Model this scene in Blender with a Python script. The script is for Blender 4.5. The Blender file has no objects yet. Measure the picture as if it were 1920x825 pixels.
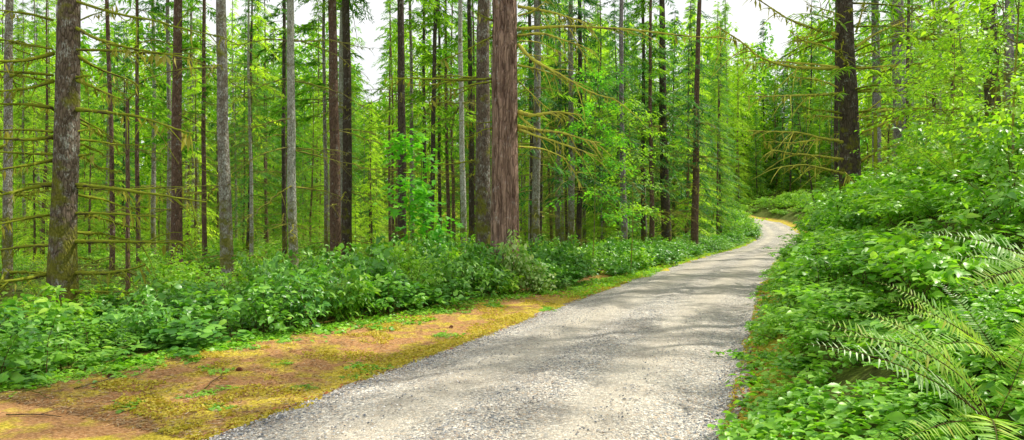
import bpy, math, random
import numpy as np
from mathutils import Vector, Matrix, noise

RNG = np.random.default_rng(7)
random.seed(7)
sc = bpy.context.scene
C = sc.collection
F, CH, HZ = 1250.0, 1.6, 425.0          # focal length in photo pixels, eye height, horizon row of the photo

# ------------------------------------------------------------------ helpers
def link(o, parent=None):
    C.objects.link(o)
    if parent is not None:
        o.parent = parent
    return o

def tag(o, label=None, cat=None, group=None, kind=None):
    if label: o['label'] = label
    if cat: o['category'] = cat
    if group: o['group'] = group
    if kind: o['kind'] = kind
    return o

def root(name, loc, rz=0.0, scale=1.0):
    o = bpy.data.objects.new(name, None)
    o.empty_display_size = 0.2
    o.location = loc
    o.rotation_euler = (0, 0, rz)
    o.scale = (scale,) * 3 if not hasattr(scale, '__len__') else scale
    return link(o)

class MB:
    """collects vertices and faces of any size, per material, and builds one mesh"""
    def __init__(s):
        s.v, s.f, s.n = [], [], 0
    def add(s, v, faces, mat=0, smooth=True):
        v = np.asarray(v, float).reshape(-1, 3)
        for f in (faces if isinstance(faces, list) else [faces]):
            s.f.append((np.asarray(f, int) + s.n, mat, smooth))
        s.v.append(v)
        s.n += len(v)
    def mesh(s, name, mats):
        me = bpy.data.meshes.new(name)
        v = np.concatenate(s.v)
        me.vertices.add(len(v))
        me.vertices.foreach_set('co', v.astype(np.float32).ravel())
        li = np.concatenate([f.ravel() for f, m, sm in s.f])
        tot = np.concatenate([np.full(len(f), f.shape[1]) for f, m, sm in s.f])
        mi = np.concatenate([np.full(len(f), m) for f, m, sm in s.f])
        sm = np.concatenate([np.full(len(f), sm) for f, m, sm in s.f])
        st = np.concatenate([[0], np.cumsum(tot)[:-1]])
        me.loops.add(len(li))
        me.loops.foreach_set('vertex_index', li.astype(np.int32))
        me.polygons.add(len(tot))
        me.polygons.foreach_set('loop_start', st.astype(np.int32))
        me.polygons.foreach_set('material_index', mi.astype(np.int32))
        me.polygons.foreach_set('use_smooth', sm.astype(bool))
        for m in mats:
            me.materials.append(m)
        me.update(calc_edges=True)
        me.validate()
        return me
    def build(s, name, mats, parent=None):
        return link(bpy.data.objects.new(name, s.mesh(name, mats)), parent)

def nrm(a):
    return a / np.maximum(np.linalg.norm(a, axis=-1, keepdims=True), 1e-9)

def rand(a, b, n=None):
    return RNG.uniform(a, b, n)

def frames(d, up):
    d = nrm(d)
    x = nrm(np.cross(d, up))
    z = np.cross(x, d)
    return np.stack([x, d, z], -1)          # columns: side, along, normal

def put(mb, tmpl, pos, d, up, size, width=1.0, mat=0):
    """scatter a leaf template: y runs along d, z is the leaf's upper side"""
    tv, tf = tmpl
    n = len(pos)
    R = frames(d, up)
    s = np.broadcast_to(np.asarray(size, float), (n,))
    w = np.broadcast_to(np.asarray(width, float), (n,))
    loc = tv[None] * np.stack([s * w, s, s], -1)[:, None, :]
    v = np.einsum('nij,nkj->nki', R, loc) + np.asarray(pos)[:, None, :]
    k = len(tv)
    off = (np.arange(n) * k)
    mb.add(v.reshape(-1, 3), [(np.asarray(f)[None] + off[:, None, None]).reshape(-1, len(f[0])) for f in tf], mat)

def tubes(mb, paths, radii, sides=5, mat=0, cap=True):
    """paths (m,n,3), radii (m,n)"""
    paths = np.asarray(paths, float)
    radii = np.asarray(radii, float)
    m, n = paths.shape[:2]
    t = nrm(np.gradient(paths, axis=1))
    mean = nrm(t.mean(1))
    ref = np.where(np.abs(mean[:, 2:3]) > 0.8, np.array([[1.0, 0.1, 0]]), np.array([[0.05, 0.1, 1.0]]))
    x = nrm(np.cross(t, ref[:, None, :]))
    y = np.cross(t, x)
    a = np.arange(sides) * 2 * math.pi / sides
    ring = x[:, :, None, :] * np.cos(a)[None, None, :, None] + y[:, :, None, :] * np.sin(a)[None, None, :, None]
    v = paths[:, :, None, :] + ring * radii[:, :, None, None]
    i, j = np.meshgrid(np.arange(n - 1), np.arange(sides), indexing='ij')
    q = np.stack([i * sides + j, i * sides + (j + 1) % sides, (i + 1) * sides + (j + 1) % sides, (i + 1) * sides + j], -1).reshape(-1, 4)
    q = (q[None] + (np.arange(m) * n * sides)[:, None, None]).reshape(-1, 4)
    mb.add(v.reshape(-1, 3), [q], mat)

# leaf templates: list of vertices, list of face lists
def oval(w=0.32, fold=0.10, droop=0.16, ws=(0.8, 1.0, 0.62)):
    rows = [(0.0, 0, 0), (0.22, ws[0], 0.01), (0.5, ws[1], -0.02), (0.78, ws[2], -droop * .5), (1.0, 0, -droop)]
    v = [(0, 0, 0)]
    for y, k, z in rows[1:4]:
        v += [(-w * k, y, z + fold * k), (0, y, z), (w * k, y, z + fold * k)]
    v += [(0, 1.0, -droop)]
    q = [(1, 2, 5, 4), (2, 3, 6, 5), (4, 5, 8, 7), (5, 6, 9, 8)]
    t = [(0, 2, 1), (0, 3, 2), (7, 8, 10), (8, 9, 10)]
    return np.array(v), [q, t]
KITE = (np.array([(0, 0, 0), (-.5, .42, .04), (0, 1, -.08), (.5, .42, .04)]), [[(0, 3, 2, 1)]])
OVAL = oval()
OVALN = oval(0.24, 0.07, 0.22, (0.9, 1.0, 0.55))
ROUND = oval(0.42, 0.07, 0.10, (0.95, 1.0, 0.7))
def trifoliate():
    V, Q, T = [], [], []
    for a, s, off in ((0, 1, .32), (1.25, .8, .28), (-1.25, .8, .28)):
        v, (q, t) = OVALN
        v = v * s
        r = np.array([[math.cos(a), -math.sin(a), 0], [math.sin(a), math.cos(a), 0], [0, 0, 1]])
        k = sum(len(x) for x in V)
        V.append(v @ r.T + np.array([0, off, 0]) + np.array([-math.sin(a), math.cos(a), 0]) * .04)
        Q += [tuple(i + k for i in f) for f in q]
        T += [tuple(i + k for i in f) for f in t]
    return np.concatenate(V) * np.array([.75, .75, .75]), [Q, T]
TRI = trifoliate()
def palmate():
    pts = [(0, 0)]
    for a, r in ((-2.2, .35), (-1.9, .55), (-1.55, .36), (-1.05, .75), (-.7, .42), (-.32, .6), (0, 1), (.32, .6), (.7, .42), (1.05, .75), (1.55, .36), (1.9, .55), (2.2, .35)):
        pts.append((math.sin(a) * r * .8, .25 + math.cos(a) * r * .75))
    v = [(x, y, .10 * abs(x) - .12 * y * y) for x, y in pts] + [(0, .28, 0)]
    c = len(v) - 1
    return np.array(v), [[(c, i + 1, i) for i in range(c - 1)] + [(c, 0, c - 1)]]
PALM = palmate()

# ------------------------------------------------------------------ materials
def new_mat(name):
    m = bpy.data.materials.new(name)
    m.use_nodes = True
    nt = m.node_tree
    nt.nodes.clear()
    return m, nt
class N:
    def __init__(s, nt): s.nt = nt
    def __call__(s, t, ins=None, **kw):
        n = s.nt.nodes.new(t)
        for k, v in kw.items(): setattr(n, k, v)
        for k, v in (ins or {}).items():
            if hasattr(v, 'node'): s.nt.links.new(v, n.inputs[k])
            else: n.inputs[k].default_value = v
        return n
    def mix(s, f, a, b, mode='MIX'):
        n = s.nt.nodes.new('ShaderNodeMix'); n.data_type = 'RGBA'; n.blend_type = mode; n.clamp_factor = True; n.clamp_result = False
        for i, v in ((0, f), (6, a), (7, b)):
            if hasattr(v, 'node'): s.nt.links.new(v, n.inputs[i])
            else: n.inputs[i].default_value = v if i == 0 else (*v[:3], 1)
        return n.outputs[2]
    def math(s, op, a, b=0.0, c=0.0):
        n = s.nt.nodes.new('ShaderNodeMath'); n.operation = op
        for i, v in enumerate((a, b, c)):
            if hasattr(v, 'node'): s.nt.links.new(v, n.inputs[i])
            else: n.inputs[i].default_value = v
        return n.outputs[0]
    def ramp(s, f, *stops):
        n = s.nt.nodes.new('ShaderNodeValToRGB')
        e = n.color_ramp.elements
        while len(e) < len(stops): e.new(.5)
        for el, (p, c) in zip(e, stops):
            el.position = p; el.color = (*c[:3], 1) if hasattr(c, '__len__') else (c, c, c, 1)
        s.nt.links.new(f, n.inputs[0])
        return n.outputs[0]
    def rng(s, v, a, b, c=0.0, d=1.0):
        n = s('ShaderNodeMapRange', {0: v, 1: a, 2: b, 3: c, 4: d})
        return n.outputs[0]
    def noise(s, vec, scale, detail=3, rough=.55, dist=0.0):
        return s('ShaderNodeTexNoise', {'Vector': vec, 'Scale': scale, 'Detail': detail, 'Roughness': rough, 'Distortion': dist}).outputs[0]
    def out(s, sh, disp=None):
        o = s('ShaderNodeOutputMaterial', {'Surface': sh})
        return o

def leaf_mat(name, cols, trans=0.4, rough=0.42, spec=0.5, tint=(1.1, 1.2, 0.4), jitter=0.25, gain=1.26):
    """cols: three to five colours picked at random for each leaf, shifted a little from plant to plant"""
    m, nt = new_mat(name)
    g = N(nt)
    geo = g('ShaderNodeNewGeometry')
    oi = g('ShaderNodeObjectInfo')
    k = len(cols)
    cols = [tuple(min(.85, c * gain) for c in q) for q in cols]
    col = g.ramp(geo.outputs['Random Per Island'], *[(i / (k - 1), c) for i, c in enumerate(cols)])
    pn = g.noise(geo.outputs['Position'], 0.9, 2)
    v = g.math('ADD', g.math('MULTIPLY', g.math('SUBTRACT', oi.outputs['Random'], .5), jitter * 1.6), g.math('MULTIPLY', g.math('SUBTRACT', pn, .5), jitter * 3))
    hsv = g('ShaderNodeHueSaturation', {'Hue': g.math('SUBTRACT', .5, g.math('MULTIPLY', v, .05)), 'Saturation': 1.0, 'Value': g.math('ADD', 1.0, v), 'Color': col})
    col = hsv.outputs[0]
    p = g('ShaderNodeBsdfPrincipled', {'Base Color': col, 'Roughness': rough, 'Specular IOR Level': spec})
    tc = g.mix(1.0, col, tint, 'MULTIPLY')
    t = g('ShaderNodeBsdfTranslucent', {'Color': tc})
    g.out(g('ShaderNodeMixShader', {0: trans, 1: p.outputs[0], 2: t.outputs[0]}).outputs[0])
    return m

M = {}
M['salal'] = leaf_mat('salal_leaf', [(.05, .17, .02), (.085, .25, .025), (.13, .33, .035), (.20, .42, .06), (.07, .22, .045)], .34, .36, .5)
M['mixed'] = leaf_mat('thicket_leaf', [(.09, .24, .02), (.15, .33, .03), (.22, .42, .05), (.12, .30, .06)], .4, .4, .45)
M['pale'] = leaf_mat('pale_sunlit_leaf', [(.13, .30, .04), (.22, .40, .07), (.46, .56, .24), (.17, .34, .05)], .35, .35, .6)  # leaf colour paled to imitate sun on glossy leaves
M['bramble'] = leaf_mat('bramble_leaf', [(.10, .27, .02), (.15, .36, .025), (.21, .45, .035), (.30, .54, .06), (.12, .31, .05)], .42, .4, .45)
M['bright'] = leaf_mat('bright_leaf', [(.17, .36, .03), (.26, .46, .04), (.33, .50, .05), (.20, .42, .04)], .5, .5, .3)
M['maple'] = leaf_mat('maple_leaf', [(.09, .33, .03), (.14, .42, .04), (.20, .48, .05)], .5, .5, .3)
M['under'] = leaf_mat('undergrowth_leaf', [(.11, .28, .02), (.18, .38, .03), (.26, .47, .04), (.36, .54, .06)], .45, .45, .4)
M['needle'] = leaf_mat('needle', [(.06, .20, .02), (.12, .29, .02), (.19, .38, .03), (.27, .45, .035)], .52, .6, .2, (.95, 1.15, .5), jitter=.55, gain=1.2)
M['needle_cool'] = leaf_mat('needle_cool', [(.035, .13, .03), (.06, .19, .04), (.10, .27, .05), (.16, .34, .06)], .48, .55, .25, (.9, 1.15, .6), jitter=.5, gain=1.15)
M['needle_warm'] = leaf_mat('needle_warm', [(.19, .36, .02), (.28, .45, .03), (.40, .53, .06), (.21, .38, .035)], .55, .6, .2, (1.0, 1.15, .45), jitter=.5, gain=1.36)  # needles lightened and yellowed, painting in the sunlit background glow
M['fern'] = leaf_mat('fern_leaf', [(.11, .25, .02), (.19, .34, .025), (.29, .41, .04), (.14, .30, .03), (.30, .30, .05)], .4, .5, .2, gain=1.6)
M['fern_pale'] = leaf_mat('fern_leaf_pale', [(.16, .30, .08), (.22, .36, .12), (.30, .42, .18)], .3, .42, .4)

def bark(name, plate, furrow, sc_xy=14, sc_z=3.2, lichen=.3, moss=.3, mossbase=1.2, lcol=(.5, .52, .48), depth=.6, cw=.22, warp=.28):
    m, nt = new_mat(name)
    g = N(nt)
    tc = g('ShaderNodeTexCoord').outputs['Object']
    mp = g('ShaderNodeMapping', {'Vector': tc, 'Scale': (sc_xy, sc_xy, sc_z)}).outputs[0]
    nz = g('ShaderNodeTexNoise', {'Vector': mp, 'Scale': .9, 'Detail': 3})
    wv = g('ShaderNodeVectorMath', {0: mp, 1: g('ShaderNodeVectorMath', {0: nz.outputs['Color'], 3: warp * 3}, operation='SCALE').outputs[0]}, operation='ADD').outputs[0]
    vo = g('ShaderNodeTexVoronoi', {'Vector': wv, 'Scale': 1.0}, feature='DISTANCE_TO_EDGE')
    crack = g.rng(vo.outputs['Distance'], .0, cw)
    vc = g('ShaderNodeTexVoronoi', {'Vector': wv, 'Scale': 1.0}, feature='F1')
    if name.startswith('bark_fir'):
        rn = g.noise(g('ShaderNodeMapping', {'Vector': wv, 'Scale': (.75, .75, .26)}).outputs[0], 1.0, 2, .5)
        ridge = g.rng(g.math('ABSOLUTE', g.math('SUBTRACT', rn, .5)), .0, .085)
        crack = g.math('MULTIPLY', ridge, g.rng(crack, 0, 1, .45, 1.0))
    fine = g.noise(mp, 5.0, 4, .7)
    h = g.math('ADD', crack, g.math('MULTIPLY', fine, .35))
    col = g.mix(g.rng(h, .15, .95), furrow, plate)
    sep = g('ShaderNodeSeparateColor', {0: vc.outputs['Color']})
    col = g.mix(g.math('MULTIPLY', sep.outputs[0], .45), col, tuple(c * 1.7 for c in plate))
    col = g.mix(g.rng(fine, .35, .7, .0, .35), col, tuple(c * .55 for c in plate))
    # lichen
    ln = g.noise(tc, 5.5, 5, .7)
    lf = g.noise(mp, 2.2, 4, .75)
    lm = g.math('MULTIPLY', g.rng(ln, .62 - .28 * lichen, .70 - .22 * lichen), g.rng(lf, .46, .58))
    col = g.mix(g.math('MULTIPLY', lm, min(1, .35 + lichen)), col, lcol)
    # moss: patches and more near the ground
    geo = g('ShaderNodeNewGeometry')
    z = g('ShaderNodeSeparateXYZ', {0: tc}).outputs[2]
    base = g.rng(z, 0.0, mossbase * 2, 1.0, 0.0)
    mn = g.noise(tc, 2.3, 5, .65)
    mm = g.rng(g.math('ADD', mn, g.math('MULTIPLY', base, .22)), .68 - .22 * moss, .78 - .2 * moss)
    mcol = g.mix(g.noise(tc, 30, 3), (.07, .09, .008), (.26, .25, .02))
    col = g.mix(g.math('MULTIPLY', mm, .85), col, mcol)
    bp = g('ShaderNodeBump', {'Strength': depth, 'Distance': .05, 'Height': h})
    p = g('ShaderNodeBsdfPrincipled', {'Base Color': col, 'Roughness': .9, 'Specular IOR Level': .15, 'Normal': bp.outputs[0]})
    g.out(p.outputs[0])
    return m
M['bark_main'] = bark('bark_fir_furrowed', (.31, .205, .155), (.045, .015, .009), 11, 2.3, .2, .06, .9, (.52, .49, .46), 1.0, .13, .42)
M['bark_moss'] = bark('bark_mossy', (.15, .115, .085), (.035, .022, .015), 22, 6, .42, .60, 1.5)
M['bark_grey'] = bark('bark_lichen_grey', (.23, .195, .15), (.055, .04, .028), 24, 8, .7, .46, 1.8)
M['bark_pale'] = bark('bark_lichen_pale', (.33, .31, .26), (.09, .075, .05), 22, 8, .9, .38, 2.0, (.60, .62, .55))
M['bark_brown'] = bark('bark_brown', (.16, .10, .07), (.04, .022, .015), 24, 6, .25, .22, 1.0)
M['bark_dark'] = bark('bark_dark', (.09, .07, .052), (.022, .016, .012), 20, 5, .22, .38, 1.4)
M['bark_lilac'] = bark('bark_lilac_grey', (.27, .23, .24), (.06, .05, .05), 18, 7, .6, .42, 1.2, (.5, .47, .5))

def moss_mat(name, a, b, wood, amt=.6):
    m, nt = new_mat(name)
    g = N(nt)
    tc = g('ShaderNodeTexCoord').outputs['Object']
    n1 = g.noise(tc, 38, 4, .7)
    n2 = g.noise(tc, 4.5, 4, .6)
    geo = g('ShaderNodeNewGeometry')
    nz = g('ShaderNodeSeparateXYZ', {0: geo.outputs['Normal']}).outputs[2]
    col = g.mix(n1, a, b)
    msk = g.rng(g.math('ADD', n2, g.math('MULTIPLY', nz, .12)), .62 - .35 * amt, .72 - .3 * amt)
    col = g.mix(msk, wood, col)
    bp = g('ShaderNodeBump', {'Strength': .7, 'Distance': .02, 'Height': n1})
    p = g('ShaderNodeBsdfPrincipled', {'Base Color': col, 'Roughness': .95, 'Specular IOR Level': .1, 'Normal': bp.outputs[0]})
    t = g('ShaderNodeBsdfTranslucent', {'Color': col})
    g.out(g('ShaderNodeMixShader', {0: .2, 1: p.outputs[0], 2: t.outputs[0]}).outputs[0])
    return m
M['branch_moss'] = moss_mat('mossy_branch', (.17, .22, .015), (.38, .42, .04), (.13, .10, .06), .8)
M['branch_gold'] = moss_mat('golden_moss_branch', (.42, .42, .04), (.78, .74, .14), (.22, .17, .10), .88)
M['branch_dead'] = moss_mat('dead_branch', (.24, .25, .03), (.42, .42, .07), (.20, .16, .11), .6)
M['stem'] = moss_mat('shrub_stem', (.10, .09, .03), (.16, .13, .05), (.13, .065, .04), .3)
M['moss_hang'] = leaf_mat('hanging_moss', [(.26, .26, .03), (.38, .37, .06), (.46, .44, .12)], .45, .8, .1, (1.1, 1.1, .6), gain=1.0)

# ------------------------------------------------------------------ road line and terrain
CL = np.array([(-9.14, -17, 0), (-4.34, -5, 0), (-.34, 5, 0), (1.66, 10, 0), (4.3, 16.7, 0), (8.6, 27, .0), (13.0, 37, .0), (18.3, 48, .05),
               (22.3, 56, .4), (25.7, 64, .95), (29.0, 75, 1.75), (30.6, 83, 2.3), (30.4, 89, 2.7), (27.0, 95.5, 2.85), (21.5, 99.5, 3.0), (12, 103, 3.1), (-2, 107, 3.2), (-24, 113, 3.2), (-60, 124, 3.0)], float)
def catmull(P, step=.25):
    out = []
    Q = np.vstack([2 * P[0] - P[1], P, 2 * P[-1] - P[-2]])
    for i in range(1, len(Q) - 2):
        p0, p1, p2, p3 = Q[i - 1:i + 3]
        n = max(2, int(np.linalg.norm(p2 - p1) / step))
        t = np.linspace(0, 1, n, endpoint=False)[:, None]
        out.append(.5 * (2 * p1 + (p2 - p0) * t + (2 * p0 - 5 * p1 + 4 * p2 - p3) * t * t + (3 * p1 - p0 - 3 * p2 + p3) * t ** 3))
    return np.vstack(out + [P[-1:]])
RL = catmull(CL)
RT = nrm(np.gradient(RL[:, :2], axis=0))
HW = 1.77   # plus a little more at the bend
#                               # half width of the gravel
def road_coords(x, y):
    """signed distance outside the gravel edge (right positive side flag), road height"""
    x = np.atleast_1d(np.asarray(x, float)); y = np.atleast_1d(np.asarray(y, float))
    lat = np.empty(len(x)); zr = np.empty(len(x))
    for i in range(0, len(x), 20000):
        dx = x[i:i + 20000, None] - RL[None, :, 0]; dy = y[i:i + 20000, None] - RL[None, :, 1]
        k = (dx * dx + dy * dy).argmin(1)
        r = np.arange(len(k))
        ddx, ddy = dx[r, k], dy[r, k]
        side = np.sign(ddx * RT[k, 1] - ddy * RT[k, 0])
        lat[i:i + 20000] = side * np.sqrt(ddx ** 2 + ddy ** 2)
        zr[i:i + 20000] = RL[k, 2]
    return lat, zr
def wob(x, y, s, seed=0.0):
    return (np.sin(x * s + seed + 1.7 * np.sin(y * s * .7 + seed * 2)) + np.sin(y * s * 1.3 + 2.1 * np.sin(x * s * .6 + 1 + seed)) ) * .5
BANK_S = [-.2, .25, 1.0, 2.2, 3.6, 4.9, 10, 20, 45, 200]
BANK_Z = [0, .08, .80, 1.75, 2.5, 3.05, 4.8, 7.2, 9.5, 12]
def terrain(x, y):
    x = np.atleast_1d(np.asarray(x, float)); y = np.atleast_1d(np.asarray(y, float))
    lat, zr = road_coords(x, y)
    s = np.abs(lat) - HW
    right = lat > 0
    so = np.maximum(s, 0)
    zl = zr * np.exp(-so / 22.0) - .012 * so * np.exp(-so / 60) + wob(x, y, .35, 3) * .22 * np.clip((so - 3) / 6, 0, 1) + wob(x, y, 1.4, 1) * .03 * np.clip(so / 2, 0, 1)
    zl += .09 * np.exp(-((so - 2.2) / 1.3) ** 2) * (so > 0)
    far = np.clip((y - 60) / 30, 0, 1)
    zb = np.interp(s, BANK_S, BANK_Z)
    zb = zb * (1 - .18 * far) * np.interp(y, [2.8, 7.5, 20, 32], [.58, 1.0, 1.0, .8]) + wob(x, y, 1.1, 5) * .12 * np.clip(s / 2, 0, 1)
    z = np.where(right, zr + zb, zl)
    z = np.where(s < 0, zr + .05 * (1 - (lat / HW) ** 2) * 0 - .02, z)
    return z
def H(x, y):
    return float(terrain([x], [y])[0])
def S(x, y):
    l, _ = road_coords([x], [y]); return float(l[0])
def P(px, py, Y):
    return np.array([(px - 960) / F * Y, Y, CH + (HZ - py) / F * Y])

def grid_mesh(name, xs, ys, mat):
    X, Y = np.meshgrid(xs, ys)
    x, y = X.ravel(), Y.ravel()
    z = terrain(x, y)
    nx, ny = len(xs), len(ys)
    i, j = np.meshgrid(np.arange(ny - 1), np.arange(nx - 1), indexing='ij')
    a = (i * nx + j).ravel()
    q = np.stack([a, a + 1, a + nx + 1, a + nx], -1)
    mb = MB(); mb.add(np.stack([x, y, z], -1), [q])
    o = mb.build(name, [mat])
    lat, _ = road_coords(x, y)
    at = o.data.attributes.new('lat', 'FLOAT', 'POINT')
    at.data.foreach_set('value', lat.astype(np.float32))
    return o

def ground_mat():
    m, nt = new_mat('forest_ground')
    g = N(nt)
    pos = g('ShaderNodeNewGeometry').outputs['Position']
    lat = g('ShaderNodeAttribute', attribute_name='lat').outputs['Fac']
    n_big = g.noise(pos, .8, 4, .6)
    n_mid = g.noise(pos, 3.2, 5, .65)
    n_fine = g.noise(pos, 60, 4, .75)
    n_fib = g.noise(g('ShaderNodeMapping', {'Vector': pos, 'Rotation': (0, 0, .6), 'Scale': (25, 110, 60)}).outputs[0], 1.0, 3, .7)
    needles = g.ramp(g.math('ADD', g.math('MULTIPLY', n_fib, .6), g.math('MULTIPLY', n_fine, .4)),
                     (.28, (.11, .05, .02)), (.42, (.36, .17, .06)), (.56, (.56, .32, .15)), (.70, (.74, .55, .35)))
    moss = g.ramp(n_fine, (.3, (.20, .17, .015)), (.48, (.54, .43, .04)), (.66, (.78, .65, .13)))
    s = g.math('SUBTRACT', g.math('ABSOLUTE', lat), HW)
    edge = g.rng(s, .0, .9, .16, .0)                    # moss thickest along the gravel edge
    back = g.rng(s, 1.6, 2.6, .0, .02)
    mm = g.rng(g.math('ADD', g.math('ADD', g.math('MULTIPLY', n_mid, .55), g.math('MULTIPLY', n_big, .5)), g.math('ADD', edge, back)), .50, .62)
    col = g.mix(mm, needles, moss)
    soil = g.ramp(g.noise(pos, 9, 5, .7), (.3, (.03, .03, .008)), (.5, (.09, .12, .02)), (.7, (.20, .26, .04)))
    fs = g.math('ADD', s, g.math('MULTIPLY', g.math('SUBTRACT', n_mid, .5), 2.0))
    col = g.mix(g.rng(fs, 2.6, 3.8), col, soil)
    yy = g('ShaderNodeSeparateXYZ', {0: pos}).outputs[1]
    col = g.mix(g.math('MULTIPLY', g.rng(yy, 30, 48), g.rng(s, .5, 1.3)), col, g.mix(n_mid, (.12, .24, .03), (.32, .42, .07)))
    ad = g.rng(g.math('ADD', lat, g.math('MULTIPLY', n_mid, .6)), HW + .6, HW + .95)
    col = g.mix(ad, col, soil)
    grit = g.noise(pos, 34, 5, .85)
    col = g.mix(1.0, col, g.ramp(grit, (.32, (.35, .33, .30)), (.5, (.95, .95, .92)), (.66, (1.35, 1.3, 1.2))), 'MULTIPLY')
    bp = g('ShaderNodeBump', {'Strength': .9, 'Distance': .03, 'Height': g.math('ADD', g.math('MULTIPLY', n_fine, .5), n_mid)})
    g.out(g('ShaderNodeBsdfPrincipled', {'Base Color': col, 'Roughness': .95, 'Specular IOR Level': .1, 'Normal': bp.outputs[0]}).outputs[0])
    return m
M['ground'] = ground_mat()

def gravel_mat():
    m, nt = new_mat('gravel')
    g = N(nt)
    pos = g('ShaderNodeNewGeometry').outputs['Position']
    lat = g('ShaderNodeAttribute', attribute_name='lat').outputs['Fac']
    wv = g.mix(.01, pos, g('ShaderNodeTexNoise', {'Vector': pos, 'Scale': 40.0}).outputs['Color'], 'ADD')
    v1 = g('ShaderNodeTexVoronoi', {'Vector': wv, 'Scale': 42.0}, feature='F1')
    e1 = g('ShaderNodeTexVoronoi', {'Vector': wv, 'Scale': 42.0}, feature='DISTANCE_TO_EDGE')
    v2 = g('ShaderNodeTexVoronoi', {'Vector': wv, 'Scale': 95.0}, feature='F1')
    c1 = g('ShaderNodeSeparateColor', {0: v1.outputs['Color']})
    c2 = g('ShaderNodeSeparateColor', {0: v2.outputs['Color']})
    st = lambda f: g.ramp(f, (.0, (.07, .085, .11)), (.2, (.22, .24, .265)), (.38, (.46, .44, .40)), (.54, (.52, .41, .30)), (.64, (.33, .37, .41)), (.80, (.72, .69, .62)), (1.0, (.88, .86, .80)))
    col = g.mix(g.rng(c1.outputs[1], .45, .5), st(c1.outputs[0]), st(c2.outputs[0]))
    gap = g.rng(e1.outputs['Distance'], .0, .10)
    col = g.mix(g.math('MULTIPLY', g.math('SUBTRACT', 1.0, gap), .7), col, (.09, .08, .065))
    # fines packed into the wheel tracks, loose dark stone between and at the edges
    big = g.noise(pos, .55, 4, .6)
    trk = g.math('ABSOLUTE', g.math('SUBTRACT', g.math('ABSOLUTE', g.math('ADD', lat, .0)), .78))
    tr = g.rng(g.math('ADD', trk, g.math('MULTIPLY', g.math('SUBTRACT', big, .5), .5)), .10, .5, 1.0, .0)
    fines = g.ramp(g.noise(pos, 90, 3, .7), (.3, (.42, .38, .31)), (.7, (.74, .69, .58)))
    col = g.mix(g.math('MULTIPLY', tr, .5), col, fines)
    patch = g.noise(pos, 1.4, 5, .65)
    col = g.mix(g.rng(big, .35, .7, .0, .30), col, (.17, .135, .095))
    col = g.mix(g.rng(patch, .48, .66, .0, .38), col, (.13, .12, .11))
    litter = g.math('MULTIPLY', g.rng(g.noise(pos, 22, 3, .8), .63, .70), g.rng(g.math('ABSOLUTE', lat), .9, 1.75, .15, .8))
    col = g.mix(litter, col, (.34, .17, .07))
    col = g.mix(1.0, col, (1.10, 1.07, 1.01), 'MULTIPLY')
    h = g.math('ADD', g.math('MULTIPLY', g.rng(e1.outputs['Distance'], 0, .35), c1.outputs[2]), g.math('MULTIPLY', c2.outputs[1], .3))
    bp = g('ShaderNodeBump', {'Strength': .55, 'Distance': .02, 'Height': h})
    g.out(g('ShaderNodeBsdfPrincipled', {'Base Color': col, 'Roughness': .85, 'Specular IOR Level': .25, 'Normal': bp.outputs[0]}).outputs[0])
    return m
M['gravel'] = gravel_mat()

def spaced(lo, hi, fine_lo, fine_hi, fine, coarse):
    a = list(np.arange(fine_lo, fine_hi, fine))
    x = fine_hi; st = fine
    while x < hi:
        a.append(x); st = min(st * 1.12, coarse); x += st
    a.append(hi)
    x = fine_lo; st = fine; b = []
    while True:
        st = min(st * 1.12, coarse); x -= st
        if x <= lo: break
        b.append(x)
    return np.array([lo] + b[::-1] + a)
ground = grid_mesh('ground', spaced(-260, 300, -9, 24, .16, 9), spaced(-30, 400, -2, 45, .2, 9), M['ground'])
tag(ground, 'mossy needle covered forest ground beside the gravel road', kind='structure')

def build_road():
    sel = np.arange(len(RL))
    lats = np.array([-1, -.93, -.8, -.6, -.4, -.2, 0, .2, .4, .6, .8, .93, 1.0])
    n, k = len(sel), len(lats)
    nx = np.stack([RT[:, 1], -RT[:, 0]], -1)
    V = np.zeros((n, k, 3)); L = np.zeros((n, k))
    for i in range(n):
        for j, l in enumerate(lats):
            e = 0
            if abs(l) > .9:
                q = RL[i]
                e = .24 * noise.noise((q[0] * .9 + 10 * np.sign(l), q[1] * .9, 0)) + .10 * noise.noise((q[0] * 3.1, q[1] * 3.1 + 20 * np.sign(l), 3)) + .05 * noise.noise((q[0] * 9, q[1] * 9 + 20 * np.sign(l), 3))
            d = l * HW + e * np.sign(l) + (.06 if abs(l) == 1 else 0) * np.sign(l)
            V[i, j, :2] = RL[i, :2] + nx[i] * d
            crown = .05 * (1 - l * l) + .012 + .02 * math.cos(abs(l) * 12)
            V[i, j, 2] = RL[i, 2] + (crown if abs(l) < 1 else 0)
            L[i, j] = d
    # the outer rim lies on the ground
    for j in (0, 1, k - 2, k - 1):
        V[:, j, 2] = np.maximum(terrain(V[:, j, 0], V[:, j, 1]), V[:, j, 2] - .02) + (.012 if j in (1, k - 2) else .004)
    i, j = np.meshgrid(np.arange(n - 1), np.arange(k - 1), indexing='ij')
    a = (i * k + j).ravel()
    mb = MB(); mb.add(V.reshape(-1, 3), [np.stack([a, a + 1, a + k + 1, a + k], -1)])
    o = mb.build('gravel_road', [M['gravel']])
    o.data.attributes.new('lat', 'FLOAT', 'POINT').data.foreach_set('value', L.ravel().astype(np.float32))
    tag(o, 'pale grey gravel road curving left uphill into the forest', kind='structure')
build_road()

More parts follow.
